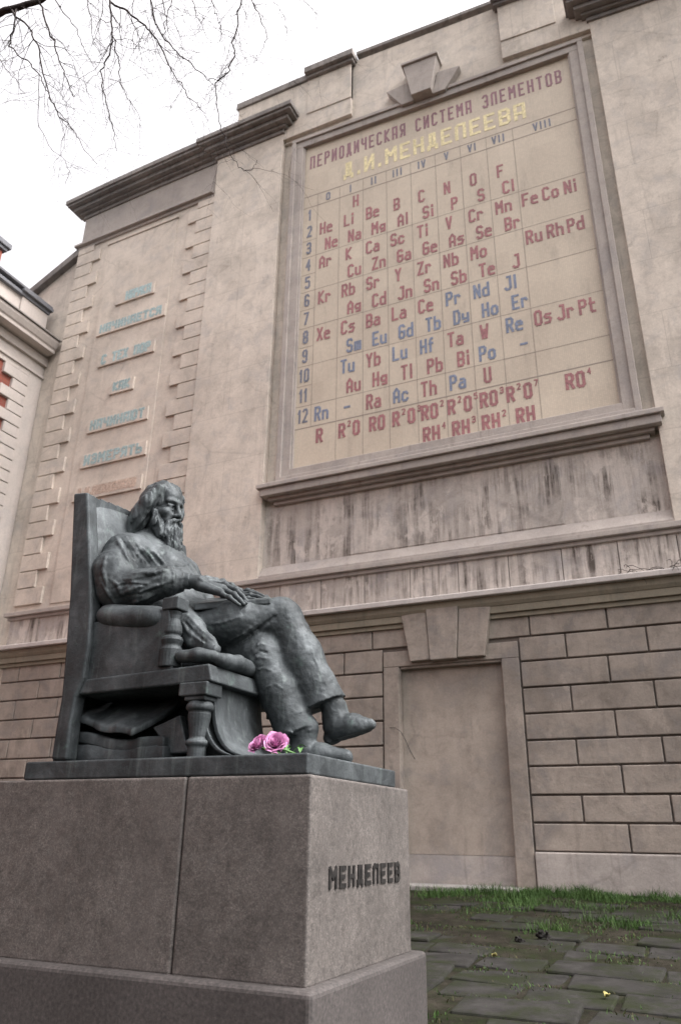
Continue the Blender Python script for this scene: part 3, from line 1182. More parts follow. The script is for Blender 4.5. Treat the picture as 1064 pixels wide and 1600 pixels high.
        s.F[idx[:, 0], idx[:, 1], idx[:, 2]] += (amp * tot).astype(np.float32)

    def mesh(s):
        F = s.F
        S = F < 0
        act = np.zeros(tuple(s.n - 1), bool)
        c0 = S[:-1, :-1, :-1]
        for dx in (0, 1):
            for dy in (0, 1):
                for dz in (0, 1):
                    act |= S[dx:s.n[0] - 1 + dx, dy:s.n[1] - 1 + dy, dz:s.n[2] - 1 + dz] != c0
        ids = np.argwhere(act)
        num = np.full(act.shape, -1, np.int64)
        num[act] = np.arange(len(ids))
        acc = np.zeros((len(ids), 3))
        cnt = np.zeros(len(ids))
        cor = [(a, b, c) for a in (0, 1) for b in (0, 1) for c in (0, 1)]
        val = {c: F[ids[:, 0] + c[0], ids[:, 1] + c[1], ids[:, 2] + c[2]].astype(float) for c in cor}
        for c in cor:
            for ax in range(3):
                if c[ax] == 0:
                    e = list(c)
                    e[ax] = 1
                    v0, v1 = val[c], val[tuple(e)]
                    k = (v0 < 0) != (v1 < 0)
                    t = np.where(k, v0 / np.where(k, v0 - v1, 1), 0)
                    p = np.tile(np.array(c, float), (len(ids), 1))
                    p[:, ax] += t
                    acc[k] += p[k]
                    cnt[k] += 1
        V = s.lo + s.h * (ids + acc / cnt[:, None])
        quads = []
        for ax in range(3):
            o1, o2 = [(1, 2), (2, 0), (0, 1)][ax]
            sl0 = [slice(None)] * 3
            sl1 = [slice(None)] * 3
            sl0[ax], sl1[ax] = slice(0, -1), slice(1, None)
            ch_ = S[tuple(sl0)] != S[tuple(sl1)]
            e = np.argwhere(ch_)
            e = e[(e[:, o1] > 0) & (e[:, o2] > 0) & (e[:, o1] < s.n[o1] - 1) & (e[:, o2] < s.n[o2] - 1)]
            inside = S[e[:, 0], e[:, 1], e[:, 2]]
            u1 = np.zeros(3, int)
            u1[o1] = 1
            u2 = np.zeros(3, int)
            u2[o2] = 1
            g_ = lambda q: num[q[:, 0], q[:, 1], q[:, 2]]
            q = np.stack([g_(e - u1 - u2), g_(e - u2), g_(e), g_(e - u1)], 1)
            q[~inside] = q[~inside][:, ::-1]
            quads.append(q)
        return V, np.concatenate(quads)


def mesh_object(name, parts, mat, parent):
    top = parent
    while top.parent:
        top = top.parent
    loc = np.array(top.location)
    vs, qs, off = [], [], 0
    for V, Q in parts:
        vs.append(V - loc)
        qs.append(Q + off)
        off += len(V)
    V, Q = np.concatenate(vs), np.concatenate(qs)
    me = bpy.data.meshes.new(name)
    me.vertices.add(len(V))
    me.vertices.foreach_set('co', V.astype(np.float32).ravel())
    me.loops.add(len(Q) * 4)
    me.loops.foreach_set('vertex_index', Q.astype(np.int32).ravel())
    me.polygons.add(len(Q))
    me.polygons.foreach_set('loop_start', np.arange(0, len(Q) * 4, 4, dtype=np.int32))
    me.polygons.foreach_set('use_smooth', np.ones(len(Q), bool))
    me.update(calc_edges=True)
    me.validate()
    me.materials.append(mat)
    o = bpy.data.objects.new(name, me)
    COL.objects.link(o)
    o.parent = parent
    return o


sta = thing('bronze_statue', 'dark bronze statue of a long-haired bearded man sitting cross-legged in a high-backed armchair', 'statue', (2.2, -7.98, 1.0))
SZ = 1.132                                              # top of the bronze slab
m = MB()
m.box(1.19, 3.231, -8.625, -7.322, PZT + .002, SZ)
m.build('base_slab', M['bronze'], sta, bevel=.012, segs=3)

# ---- the figure
B = Vol((1.05, -8.85, 1.05), (3.45, -7.2, 3.0), .0085)
A_ = at
B.cone((1.74, -7.97, 2.02), (1.62, -7.97, 2.36), .27, .285, .08)
B.cone((1.62, -7.97, 2.34), (1.47, -7.97, 2.56), .28, .235, .08)
B.cone((1.74, -7.97, 2.30), (1.60, -7.97, 2.60), .22, .19, .10)
rs = A_(197, 866, -8.30)
fs_ = np.array([1.50, -7.62, 2.66])
B.cone(rs, (1.44, -7.97, 2.70), .145, .17, .09)
B.cone((1.44, -7.97, 2.70), fs_, .17, .14, .09)
B.cone((1.43, -7.97, 2.72), (1.46, -7.97, 2.86), .15, .105, .07)
B.cone(rs + (0, .1, .02), (1.44, -7.97, 2.82), .11, .12, .08)
# near arm in a wide sleeve
el = A_(186, 922, -8.45)
B.chain([rs, A_(180, 896, -8.42), el], [.150, .152, .135], .06)
B.chain([el, A_(222, 918, -8.43), A_(256, 909, -8.37)], [.135, .122, .105], .05)
B.cone(A_(250, 910, -8.37), A_(286, 906, -8.27), .105, .082, .03, cut=True)
B.cone(A_(276, 907, -8.29), A_(299, 908, -8.25), .058, .060, .015, cut=True)
# far arm
fe = np.array([1.70, -7.45, 2.30])
B.chain([fs_, fe], [.14, .125], .06)
B.chain([fe, (1.98, -7.62, 2.33)], [.125, .10], .05)
B.cone((1.98, -7.62, 2.33), (2.16, -7.74, 2.33), .10, .085, .03, cut=True)
# legs: near thigh crosses over the far knee
hipr, hipl = np.array([1.82, -8.16, 2.00]), np.array([1.82, -7.78, 1.98])
knr = A_(440, 966, -7.86)
B.chain([hipr, A_(372, 972, -8.03), knr], [.185, .155, .140], .06)
B.chain([knr, A_(470, 1025, -7.82), A_(489, 1070, -7.79)], [.140, .145, .150], .05)
B.cone(A_(489, 1070, -7.79), A_(503, 1104, -7.77), .150, .172, .03, cut=True)
knl = A_(408, 1024, -7.95)
B.chain([hipl, knl], [.18, .135], .04)
B.chain([knl, A_(437, 1085, -7.92)], [.135, .130], .05)
B.cone(A_(437, 1085, -7.92), A_(466, 1150, -7.90), .130, .140, .03, cut=True)
# shoes
an = A_(522, 1108, -7.765)
hl = A_(522, 1142, -7.765)
B.chain([an, A_(527, 1134, -7.765)], [.088, .092], .02)
sn = np.array((.25, 0, .97))
B.chain([A_(530, 1137, -7.765), A_(552, 1135, -7.765), A_(566, 1135, -7.765), A_(578, 1132, -7.765)], [.094, .082, .060, .036], .02)
B.chain([A_(520, 1153, -7.765), A_(545, 1151, -7.765), A_(561, 1143, -7.765), A_(575, 1136, -7.765)], [.058, .060, .054, .020], .012, flat=(sn, 2.2))
so0, so1 = A_(519, 1160, -7.765), A_(581, 1140, -7.765)
sd_ = (so1 - so0) / np.linalg.norm(so1 - so0)
sn = np.array((-sd_[2], 0, sd_[0]))
B.put(lambda x, y, z: ((x - so0[0]) * sn[0] + (z - so0[2]) * sn[2] + 0 * y).astype(np.float32), (2.90, -7.95, 1.22), (3.36, -7.58, 1.40), .006, 's')
B.cone(A_(518, 1153, -7.765), A_(520, 1162, -7.765), .056, .052, .006, cut=True)
an = A_(478, 1140, -7.9)
hl = A_(474, 1166, -7.9)
B.chain([an, hl], [.085, .085], .02)
B.chain([(2.80, -7.9, 1.19), (2.94, -7.88, 1.19), (3.10, -7.85, 1.175)], [.082, .076, .05], .03)
# coat skirts falling over the near side of the seat and into the lap
B.chain([A_(280, 965, -8.28), A_(300, 985, -8.36), A_(322, 1004, -8.40), A_(338, 1014, -8.40)], [.11, .085, .055, .03], .04)
B.chain([A_(283, 985, -8.38), A_(300, 1006, -8.42), A_(335, 1018, -8.42)], [.06, .035, .022], .03)
B.cone((1.80, -8.05, 2.18), (2.15, -7.98, 2.14), .16, .12, .08)
B.cone((1.72, -7.72, 2.20), (2.05, -7.75, 2.12), .17, .12, .08)
# modelling marks: large soft planes first
B.noise(.004, 7, seed=3)
# folds at their places
for pix, r in (([(181, 838), (194, 862), (206, 884)], .030), ([(197, 838), (212, 862), (226, 885)], .026), ([(218, 850), (235, 870), (250, 888)], .026),
               ([(239, 860), (252, 875), (264, 889)], .022), ([(165, 868), (162, 892), (168, 918)], .03), ([(207, 896), (236, 896), (265, 890)], .030),
               ([(180, 934), (208, 921), (240, 907)], .028), ([(188, 947), (220, 938), (250, 926)], .026), ([(219, 925), (245, 915), (272, 906)], .022),
               ([(172, 905), (186, 916), (190, 932)], .026), ([(160, 912), (172, 930), (180, 944)], .024), ([(266, 884), (272, 896), (270, 918)], .022),
               ([(283, 868), (296, 884), (308, 903)], .020), ([(268, 885), (282, 884), (300, 880)], .016),
               ([(430, 1007), (448, 1003), (466, 1012)], .018), ([(434, 1020), (452, 1018), (472, 1026)], .018), ([(437, 1033), (456, 1030), (478, 1038)], .016),
               ([(447, 1046), (466, 1043), (484, 1052)], .016), ([(424, 996), (444, 988), (460, 992)], .016), ([(458, 1065), (478, 1062), (500, 1072)], .014),
               ([(464, 1114), (500, 1105), (536, 1087)], .022), ([(402, 975), (380, 990), (355, 1004)], .022), ([(330, 975), (352, 972), (380, 962)], .020),
               ([(392, 1018), (404, 1006), (416, 1008)], .022), ([(392, 1036), (404, 1026), (420, 1030)], .020), ([(396, 1050), (410, 1044), (424, 1048)], .018),
               ([(415, 1075), (430, 1068), (444, 1078)], .016), ([(445, 1142), (462, 1146), (488, 1140)], .020), ([(428, 1060), (440, 1100), (455, 1135)], .018),
               ([(282, 968), (296, 990), (330, 1010)], .018), ([(292, 960), (315, 985), (340, 1006)], .018), ([(478, 985), (492, 1030), (510, 1072)], .016)):
    if pix[0][0] > 414 and 985 < pix[0][1] < 1075:
        continue
    B.stroke(pix, r * (.50 if pix[0][0] < 320 else .30), .009)
for pix, r in (([(189, 840), (204, 862), (216, 884)], .022), ([(208, 845), (223, 866), (238, 886)], .022), ([(230, 856), (243, 872), (257, 888)], .020),
               ([(192, 908), (222, 905), (252, 898)], .022), ([(176, 920), (196, 912), (228, 914)], .018), ([(285, 860), (300, 880), (312, 902)], .016),
               ([(200, 930), (225, 928), (252, 918)], .018), ([(430, 1013), (450, 1010), (468, 1019)], .014), ([(436, 1027), (456, 1024), (474, 1032)], .014),
               ([(442, 1040), (460, 1037), (482, 1045)], .014), ([(394, 1028), (406, 1017), (418, 1020)], .016), ([(370, 1008), (404, 984), (434, 960)], .026),
               ([(290, 972), (308, 992), (332, 1012)], .016), ([(422, 1060), (428, 1095), (440, 1130)], .016), ([(286, 893), (288, 904), (286, 918)], .014)):
    if pix[0][0] > 414 and 985 < pix[0][1] < 1075:
        continue
    B.stroke(pix, r * (.55 if pix[0][0] < 320 or len(pix) == 3 and pix[0] == (370, 1008) else .28), .009, op='s')
B.noise(.0020, 14, (1, 1, 2.2), seed=5)
B.noise(.0016, 30, (1.6, 1, .8), seed=15)
B.noise(.0018, 48, seed=6)
body = B.mesh()

# ---- head
yaw = math.radians(-8)
hf = np.array([math.cos(yaw), math.sin(yaw), -.06])
hf /= np.linalg.norm(hf)
hl_ = np.cross([0, 0, 1.0], hf)
hl_ /= np.linalg.norm(hl_)
hu = np.cross(hf, hl_)
HR = np.array([hf, hl_, hu])
HC = np.array([1.53, -7.975, 3.08])
HS = 1.70
HT = 1.13                                             # long, lean face
hp = lambda f, l, u: HC + HS * (f * hf + l * .96 * hl_ + u * HT * hu)
H = Vol((1.1, -8.4, 2.6), (2.0, -7.5, 3.5), .0055)


def he(c, r, k, op='u', V=None):
    (V or H).ell(hp(*c), np.array(r) * HS * np.array((1, .96, HT)), HR, k * HS, op)


def hc(a, b, r1, r2, k, op='u', V=None):
    (V or H).cone(hp(*a), hp(*b), r1 * HS, r2 * HS, k * HS, op)


he((-.012, 0, .030), (.096, .076, .098), .02)
he((.030, 0, .050), (.062, .064, .055), .02)
he((.034, 0, -.050), (.060, .058, .078), .025)
hc((-.03, 0, -.06), (-.045, 0, -.17), .06, .062, .03)
for s in (-1, 1):
    hc((.092, .010 * s, .024), (.072, .052 * s, .026), .013, .012, .014)
    he((.066, .046 * s, -.024), (.026, .022, .020), .02)
    he((.101, .032 * s, .004), (.020, .019, .014), .012, 's')
    he((.076, .031 * s, .002), (.0135, .0135, .0125), .004)
    hc((.088, .020 * s, .010), (.080, .046 * s, .007), .0052, .0052, .004)
    hc((.088, .020 * s, -.009), (.078, .044 * s, -.011), .0045, .0045, .005)
    he((.104, .0125 * s, -.036), (.012, .009, .009), .006)
    hc((.088, .024 * s, -.034), (.080, .036 * s, -.060), .010, .010, .014)
    he((.052, .066 * s, .030), (.03, .012, .03), .02, 's')
hc((.092, 0, .020), (.112, 0, -.020), .0085, .0105, .010)
hc((.112, 0, -.020), (.115, 0, -.032), .0115, .0125, .006)
he((.098, 0, -.066), (.012, .022, .006), .006)
he((.097, 0, -.078), (.012, .019, .007), .006)
hc((.095, -.004, .030), (.093, -.004, .045), .003, .002, .004, 's')
H.noise(.0015, 22, seed=8)
H.noise(.0009, 60, seed=9)
head = H.mesh()

# ---- hands: the near one rests on the far one in the lap
G = Vol((1.9, -8.45, 2.1), (2.75, -7.55, 2.5), .0050)


def finger(pts, rs):
    G.chain(pts, [r * .86 for r in rs], .006)


G.cone(A_(292, 908, -8.26), A_(312, 910, -8.24), .048, .050, .02)
for (a, b, y1, y2, r) in ((312, 908, -8.22, -8.09, .039), (312, 914, -8.24, -8.19, .040)):
    G.cone(A_(a, b, y1), A_(a + 34, b + 6, y2), r, .036, .03)
G.cone(A_(315, 917, -8.27), A_(345, 926, -8.24), .036, .027, .025)
for kn, pi_, di, tp, r in (
        ((348, 910, -8.08), (362, 915, -8.06), (371, 920, -8.05), (378, 925, -8.05), .022),
        ((352, 915, -8.13), (369, 922, -8.12), (379, 931, -8.11), (386, 940, -8.10), .023),
        ((350, 921, -8.18), (366, 929, -8.18), (375, 937, -8.17), (381, 944, -8.17), .022),
        ((345, 927, -8.24), (359, 934, -8.24), (367, 940, -8.23), (374, 945, -8.23), .019)):
    a, b, c_, d_ = A_(*kn), A_(*pi_), A_(*di), A_(*tp)
    finger([a, b, c_, d_], [r * 1.12, r * 1.0, r * .88, r * .72])
    G.ell(a + (0, 0, .008), (r * 1.05,) * 3, None, .015)
    G.ell(b + (0, 0, .004), (r * .95,) * 3, None, .010)
    a0 = A_(312, 911, kn[2] - .04)
    G.cone(a0 + (0, 0, .03), a + (0, 0, .012), .008, .009, .015)
# thumb leaves the inner side of the palm
finger([A_(322, 905, -8.10), A_(338, 907, -8.02), A_(351, 914, -7.98), A_(360, 920, -7.97)], [.034, .027, .023, .018])
# far hand underneath, fingers towards the knee
G.cone((2.10, -7.72, 2.33), A_(352, 922, -7.80), .050, .048, .03)
G.cone(A_(350, 925, -7.82), A_(372, 930, -7.92), .046, .042, .03)
G.cone(A_(350, 920, -7.80), A_(374, 926, -7.82), .044, .038, .03)
for kn, pi_, di, tp, r in (
        ((372, 935, -8.03), (388, 936, -8.04), (397, 937, -8.04), (404, 939, -8.04), .021),
        ((375, 932, -7.97), (392, 931, -7.98), (402, 932, -7.98), (411, 935, -7.98), .022),
        ((376, 929, -7.91), (392, 927, -7.91), (402, 928, -7.91), (411, 931, -7.91), .021),
        ((374, 926, -7.84), (387, 923, -7.84), (395, 924, -7.84), (402, 926, -7.84), .019)):
    a, b, c_, d_ = A_(*kn), A_(*pi_), A_(*di), A_(*tp)
    finger([a, b, c_, d_], [r * 1.12, r * 1.0, r * .88, r * .72])
    G.ell(b + (0, 0, .004), (r * .97,) * 3, None, .010)
finger([A_(362, 937, -8.0), A_(374, 941, -8.1), A_(384, 942, -8.14)], [.03, .024, .018])
G.noise(.0012, 40, seed=12)
hands = G.mesh()
fig = mesh_object('seated_figure', [body, head, hands], M['bronze'], sta)

# ---- hair: swept back, falling to the collar
K = Vol((1.0, -8.5, 2.5), (2.0, -7.45, 3.52), .006)
ke = lambda c, r, k, op='u': he(c, r, k, op, K)
kc = lambda a, b, r1, r2, k, op='u': hc(a, b, r1, r2, k, op, K)
ke((-.030, 0, .040), (.100, .090, .094), .02)
ke((.012, 0, .088), (.060, .064, .034), .02)
for s in (-1, 1):
    kc((.030, .070 * s, .072), (-.002, .090 * s, .018), .026, .034, .02)
    kc((-.002, .090 * s, .018), (-.045, .098 * s, -.065), .034, .034, .02)
    kc((-.045, .098 * s, -.065), (-.085, .098 * s, -.135), .034, .024, .02)
    kc((-.060, .070 * s, -.02), (-.105, .072 * s, -.145), .05, .034, .03)
    kc((-.085, .05 * s, -.10), (-.135, .055 * s, -.160), .03, .014, .02)
kc((-.10, 0, .0), (-.115, 0, -.14), .06, .042, .03)
K.ell(hp(.112, 0, .0), np.array((.058, .072, .108)) * HS, HR, .012 * HS, 's')
K.ell(hp(.075, 0, -.09), np.array((.070, .072, .070)) * HS, HR, .012 * HS, 's')
K.noise(.007, 13, (1.0, 2.4, .55), seed=21)
K.noise(.0095, 27, (.9, 2.4, .40), seed=22)
hair = mesh_object('hair', [K.mesh()], M['bronze'], fig)

# ---- beard and moustache
D = Vol((1.35, -8.35, 2.45), (2.05, -7.6, 3.15), .0050)
de = lambda c, r, k, op='u': he(c, r, k, op, D)
dc = lambda a, b, r1, r2, k, op='u': hc(a, b, r1, r2, k, op, D)
for s in (-1, 1):
    dc((.030, .068 * s, -.025), (.045, .064 * s, -.075), .016, .022, .02)
    dc((.045, .064 * s, -.075), (.070, .040 * s, -.120), .024, .034, .02)
    dc((.110, .006 * s, -.053), (.100, .030 * s, -.066), .0105, .012, .008)
    dc((.100, .030 * s, -.066), (.088, .046 * s, -.098), .012, .010, .01)
de((.083, 0, -.112), (.040, .046, .040), .02)
dc((.088, 0, -.115), (.108, 0, -.175), .043, .036, .02)
dc((.108, 0, -.175), (.142, .004, -.285), .036, .012, .02)
dc((.104, .022, -.16), (.122, .026, -.235), .024, .010, .012)
dc((.104, -.022, -.16), (.124, -.024, -.225), .024, .010, .012)
dc((.118, .0, -.15), (.140, .006, -.225), .020, .010, .010)
dc((.100, 0, -.084), (.100, 0, -.100), .010, .016, .01)
D.noise(.006, 17, (1.2, 1.6, .8), seed=31)
D.noise(.0105, 34, (1.5, 1.9, .42), seed=32)
D.noise(.0045, 64, (1.4, 1.8, .5), seed=33)
mesh_object('beard', [D.mesh()], M['bronze'], fig)

# ---- the armchair
YN, YF = -8.575, -7.375


def q2(*pts, y=YN):
    return [(float(at(a, b, y)[0]), float(at(a, b, y)[2])) for a, b in pts]


seat_pts = q2((118, 1063), (326, 1036), (331, 1064), (118, 1086))
m = MB()
m.prism(seat_pts, YN + .004, YF - .004, 1)
chair = m.build('armchair', M['bronze'], sta, bevel=.014, segs=3)
bp = q2((118, 772), (140, 770), (143, 860), (146, 950), (142, 1010), (134, 1060), (121, 1090), (114, 1130), (107, 1188), (83, 1188), (90, 1140), (99, 1090), (106, 1010), (112, 930), (115, 850))
# back: two shaped side posts with a padded panel between
for y0, y1 in ((YN - .02, YN + .085), (YF - .085, YF + .02)):
    m = MB()
    m.prism(bp, y0, y1, 1)
    m.build('back_post', M['bronze'], chair, bevel=.018, segs=3)
m = MB()
grid = []
bx0, bz0 = q2((136, 800))[0]
for i in range(15):
    v = i / 14
    x_, z_ = q2((138 - 2 * v + 8 * math.sin(v * 2.4), 778 + v * 200))[0]
    row = []
    for j in range(17):
        u_ = j / 16
        y_ = YN + .07 + (YF - YN - .14) * u_
        puff = .055 * (math.sin(math.pi * u_) ** .4) * (math.sin(math.pi * min(.97, v + .03)) ** .4)
        arch = .05 * math.sin(math.pi * u_) * (1 - v) ** 2
        row.append((x_ - .035 + puff, y_, z_ + arch))
    grid.append(row)
m.sheet(grid, thick=np.array((-.10, 0, 0)))
m.build('back_panel', M['bronze'], chair, smooth=True, bevel=.012)
m = MB()
for j in range(12):
    u0, u1 = j / 12, (j + 1) / 12
    y0_, y1_ = YN + .06 + (YF - YN - .12) * u0, YN + .06 + (YF - YN - .12) * u1 + .002
    a0 = .05 * math.sin(math.pi * (u0 + u1) / 2)
    x_, z_ = q2((118, 776))[0]
    x1_, _ = q2((138, 776))[0]
    m.box(x_ + .012, x1_ - .012, y0_, y1_, z_ - .06, z_ + a0 + .005 + .0006 * (j % 2))
m.build('back_rail', M['bronze'], chair, bevel=.006)
m = MB()
m.box(1.31, 1.37, YN + .06, YF - .06, SZ - .002, 1.80)
m.build('back_apron', M['bronze'], chair)
for yy, s in ((YN, 1), (YF, -1)):
    m = MB()
    m.prism(q2((138, 972), (262, 948), (266, 1048), (128, 1072)), yy + .02 * s, yy + .075 * s, 1)
    m.build('side_panel', M['bronze'], chair, bevel=.01)
    # stuffed arm roll
    m = MB()
    a, b = at(146, 957, YN), at(252, 962, YN)
    pth, rad = [], []
    for i in range(13):
        t_ = i / 12
        p = a + (b - a) * t_
        pth.append((p[0], yy + .07 * s, p[2] - .012 * math.sin(math.pi * t_)))
        rad.append(.088 * (1 - .55 * abs(2 * t_ - 1) ** 7))
    m.tube(pth, rad, 16)
    m.build('arm_roll', M['bronze'], chair, smooth=True)
    cx_, _ = q2((264, 950))[0]
    yc_ = yy + .07 * s
    zz = lambda py: float(at(264, py, YN)[2])
    m = MB()
    m.box(cx_ - .062, cx_ + .062, yc_ - .062, yc_ + .062, zz(951), zz(932))
    m.lathe([(.05, zz(952)), (.042, zz(958)), (.040, zz(964)), (.056, zz(976)), (.060, zz(985)), (.048, zz(990)), (.066, zz(992)), (.072, zz(997)), (.066, zz(1002)), (.060, zz(1006)), (.075, zz(1012)), (.075, zz(1040))][::-1], cx_, yc_)
    m.build('arm_post', M['bronze'], chair, bevel=.008)
    lx, _ = q2((303, 1100))[0]
    zl = lambda py: float(at(303, py, YN)[2])
    m = MB()
    m.box(lx - .11, lx + .095, yc_ - .085, yc_ + .085, zl(1087), zl(1066))
    m.box(lx - .075, lx + .075, yc_ - .07, yc_ + .07, zl(1094), zl(1086.5))
    m.lathe([(.055, SZ - .002), (.058, zl(1165)), (.072, zl(1162)), (.074, zl(1157)), (.050, zl(1152)), (.056, zl(1140)), (.068, zl(1120)), (.070, zl(1114)), (.066, zl(1110)), (.084, zl(1107)), (.086, zl(1101)), (.078, zl(1098)), (.070, zl(1094))], lx, yc_)
    m.build('leg', M['bronze'], chair, bevel=.008)
# cushion rolling over the front edge of the seat
cu = Vol((1.4, YN - .02, 1.5), (2.75, YF + .05, 2.0), .011)
z_s = q2((300, 1034))[0][1]
for y_ in np.linspace(YN + .20, YF - .20, 10):
    cu.cone((1.5, y_, z_s + .06), (2.42 + .05 * math.sin((y_ - YN) * 7), y_, z_s + .030), .07, .055, .04)
cu.chain([at(284, 1026, YN + .05), at(310, 1024, YN + .06), at(332, 1026, YN + .09)], [.042, .046, .042], .02)
cu.chain([at(345, 1032, YN + .12), at(372, 1036, YN + .32), (2.47, -8.0, z_s + .04), (2.45, -7.6, z_s + .03)], [.046, .050, .050, .05], .02)
cu.noise(.005, 9, seed=41)
mesh_object('cushion', [cu.mesh()], M['bronze'], chair)

# ---- loose drawing sheets hanging under the seat front, and folders below the seat
m = MB()
for o_, ya, yb in ((0.0, -8.46, -7.86), (-.05, -8.50, -8.05)):
    prof = [(2.455 + o_, 1.66), (2.47 + o_, 1.56), (2.475 + o_, 1.44), (2.495 + o_, 1.33), (2.535 + o_, 1.24), (2.60 + o_, 1.175), (2.69 + o_, 1.145)]
    gr = []
    for x_, z_ in prof:
        gr.append([(x_ + .03 * math.sin((y_ - ya) * 5) * (1.66 - z_) * 1.4 + (.025 if k in (0,) else 0), y_, z_ + .004) for k, y_ in enumerate(np.linspace(ya, yb, 12))])
    m.sheet(gr, thick=np.array((-.032, 0, -.006)))
m.build('hanging_sheet', M['bronze'], sta, bevel=.01, smooth=True, sub=1)


def folder(corners, th, sag, name='folder'):
    """bent stack of paper: four corner points (near-left, near-right, far-right, far-left)"""
    a, b, c_, d_ = [np.array(p) for p in corners]
    gr = []
    for i in range(9):
        v = i / 8
        row = []
        for j in range(13):
            u_ = j / 12
            p = a * (1 - u_) * (1 - v) + b * u_ * (1 - v) + c_ * u_ * v + d_ * (1 - u_) * v
            p = p + (0, 0, -sag * math.sin(math.pi * u_) + .012 * math.sin(u_ * 9 + v * 4))
            p = p + (0, .014 * math.sin(u_ * 23) * (1 - v), 0)
            row.append(tuple(p))
        gr.append(row)
    mm = MB()
    mm.sheet(gr, thick=np.array((0, 0, -th)))
    return mm


fold = folder([at(113, 1164, -8.50), at(258, 1166, -8.47), (2.25, -7.9, 1.24), (1.5, -7.9, 1.25)], .12, .012).build('folder', M['bronze'], sta, bevel=.014, smooth=True)
folder([at(114, 1143, -8.50), at(258, 1152, -8.46), (2.2, -7.9, 1.33), (1.5, -7.9, 1.36)], .075, .02).build('folder', M['bronze'], sta, bevel=.014, smooth=True)
folder([at(115, 1118, -8.50), at(208, 1141, -8.53), at(284, 1094, -8.22), at(142, 1097, -8.18)], .05, .0).build('folder', M['bronze'], sta, bevel=.012, smooth=True)
m = MB()
p0, p1 = at(252, 1138, -8.40), at(286, 1118, -8.40)
m.prism(q2((240, 1137), (283, 1117), (296, 1176), (268, 1178), y=-8.42), -8.43, -8.37, 1)
m.build('folder', M['bronze'], sta, bevel=.01)
m = MB()
m.box(1.33, 2.42, -8.12, -8.06, SZ - .002, 1.64)
m.build('under_panel', M['bronze'], chair)
# book under the hands
m = MB()
a_, b_ = at(304, 944, -8.27), at(424, 934, -8.02)
c3, d3 = at(420, 929, -7.72), at(318, 935, -7.80)
m.sheet([[tuple(a_), tuple(b_)], [tuple(d3), tuple(c3)]], thick=np.array((0, 0, -.045)))
m.build('closed_book', M['bronze'], sta, bevel=.01)

# ------------------------------------------------------------------ roses on the slab
def rose(name, label, c, R, tilt, spin, stem_to):
    root = thing(name, label, 'rose', tuple(c), 'pink roses laid at the feet of the statue')
    base = Vector(c)
    rot = Matrix.Rotation(spin, 3, 'Z') @ Matrix.Rotation(tilt, 3, 'X')
    r_ = np.random.default_rng(int(abs(c[0]) * 1000))
    m = MB()
    n = 30
    for i in range(n):
        t_ = (i + .5) / n
        ang = i * 2.39996
        rad = R * (.10 + .86 * t_ ** .75)
        openv = .25 + 1.0 * t_ ** 1.3
        hgt = R * (1.12 - .28 * t_)
        width = 1.7 - .55 * t_
        gr = []
        for a in range(7):
            v = a / 6
            row = []
            for b in range(9):
                u_ = (b / 8 - .5)
                an = ang + u_ * width * (1.0 - .25 * (1 - v)) * (1 + .4 * (1 - t_))
                rr = rad * (math.sin(v * 1.45) ** .7) * (1 + .10 * openv * v ** 3) + R * .10 * v ** 5 * openv * (1 + .3 * math.sin(u_ * 9 + i))
                z = hgt * (v - .16 * openv * v ** 4) - R * .28 - .30 * R * (abs(u_) * 2) ** 2.5 * v ** 2 - R * .05 * math.sin(u_ * 11 + i * 2) * v ** 3
                p = rot @ Vector((rr * math.cos(an), rr * math.sin(an), z))
                row.append(tuple(base + p))
            gr.append(row)
        m.sheet(gr)
    m.build('bloom', M['petal'], root, smooth=True)
    m = MB()
    b0 = base + rot @ Vector((0, 0, -R * .3))
    st_ = Vector(stem_to)
    m.tube([b0, b0.lerp(st_, .5) + Vector((0, 0, -.01)), st_], [.008, .006, .005], 7)
    m.build('stem', M['leaf'], root, smooth=True)
    m = MB()
    for k, (f, sp_) in enumerate(((.25, .9), (.4, -.8), (.55, .7))):
        p = b0.lerp(st_, f)
        an = math.atan2(st_.y - b0.y, st_.x - b0.x) + sp_
        dx, dy = math.cos(an), math.sin(an)
        gr = []
        for a in range(6):
            v = a / 5
            wv = .016 * math.sin(math.pi * min(v * .95 + .04, 1))
            x_, y_, z_ = p.x + dx * .07 * v, p.y + dy * .07 * v, max(p.z + .035 * math.sin(v * 2.4), SZ + .006)
            gr.append([(x_ - dy * wv, y_ + dx * wv, z_ + .006), (x_, y_, z_), (x_ + dy * wv, y_ - dx * wv, z_ + .006)])
        m.sheet(gr)
    m.build('leaf', M['leaf'], root, smooth=True)
    return root


rose('rose', 'larger open pink rose, lying right beside the smaller one at the bronze shoe', (2.975, -8.53, SZ + .060), .064, math.radians(58), math.radians(25), (3.06, -8.15, SZ + .012))
rose('rose', 'smaller pink rose, lying to the left of the larger bloom', (2.872, -8.53, SZ + .056), .060, math.radians(50), math.radians(-20), (3.0, -8.2, SZ + .010))

# ------------------------------------------------------------------ bare tree reaching in from the left
tree = thing('bare_tree', 'bare tree with dark drooping twigs hanging across the pale sky', 'tree', (-3.2, -9.3, -.56))
tb = Vector((-3.2, -9.3, -.6))
m = MB()
trunk_pts = [tb, tb + Vector((.05, .05, 2)), tb + Vector((.0, .15, 4.2)), tb + Vector((-.15, .3, 6.4)), tb + Vector((-.1, .5, 8.6)), tb + Vector((.2, .6, 11.0)), tb + Vector((.1, .9, 13.6))]
m.tube(trunk_pts, [.36, .29, .26, .23, .19, .13, .04], 14)
m.build('trunk', M['bark'], tree, smooth=True)
limbs = []


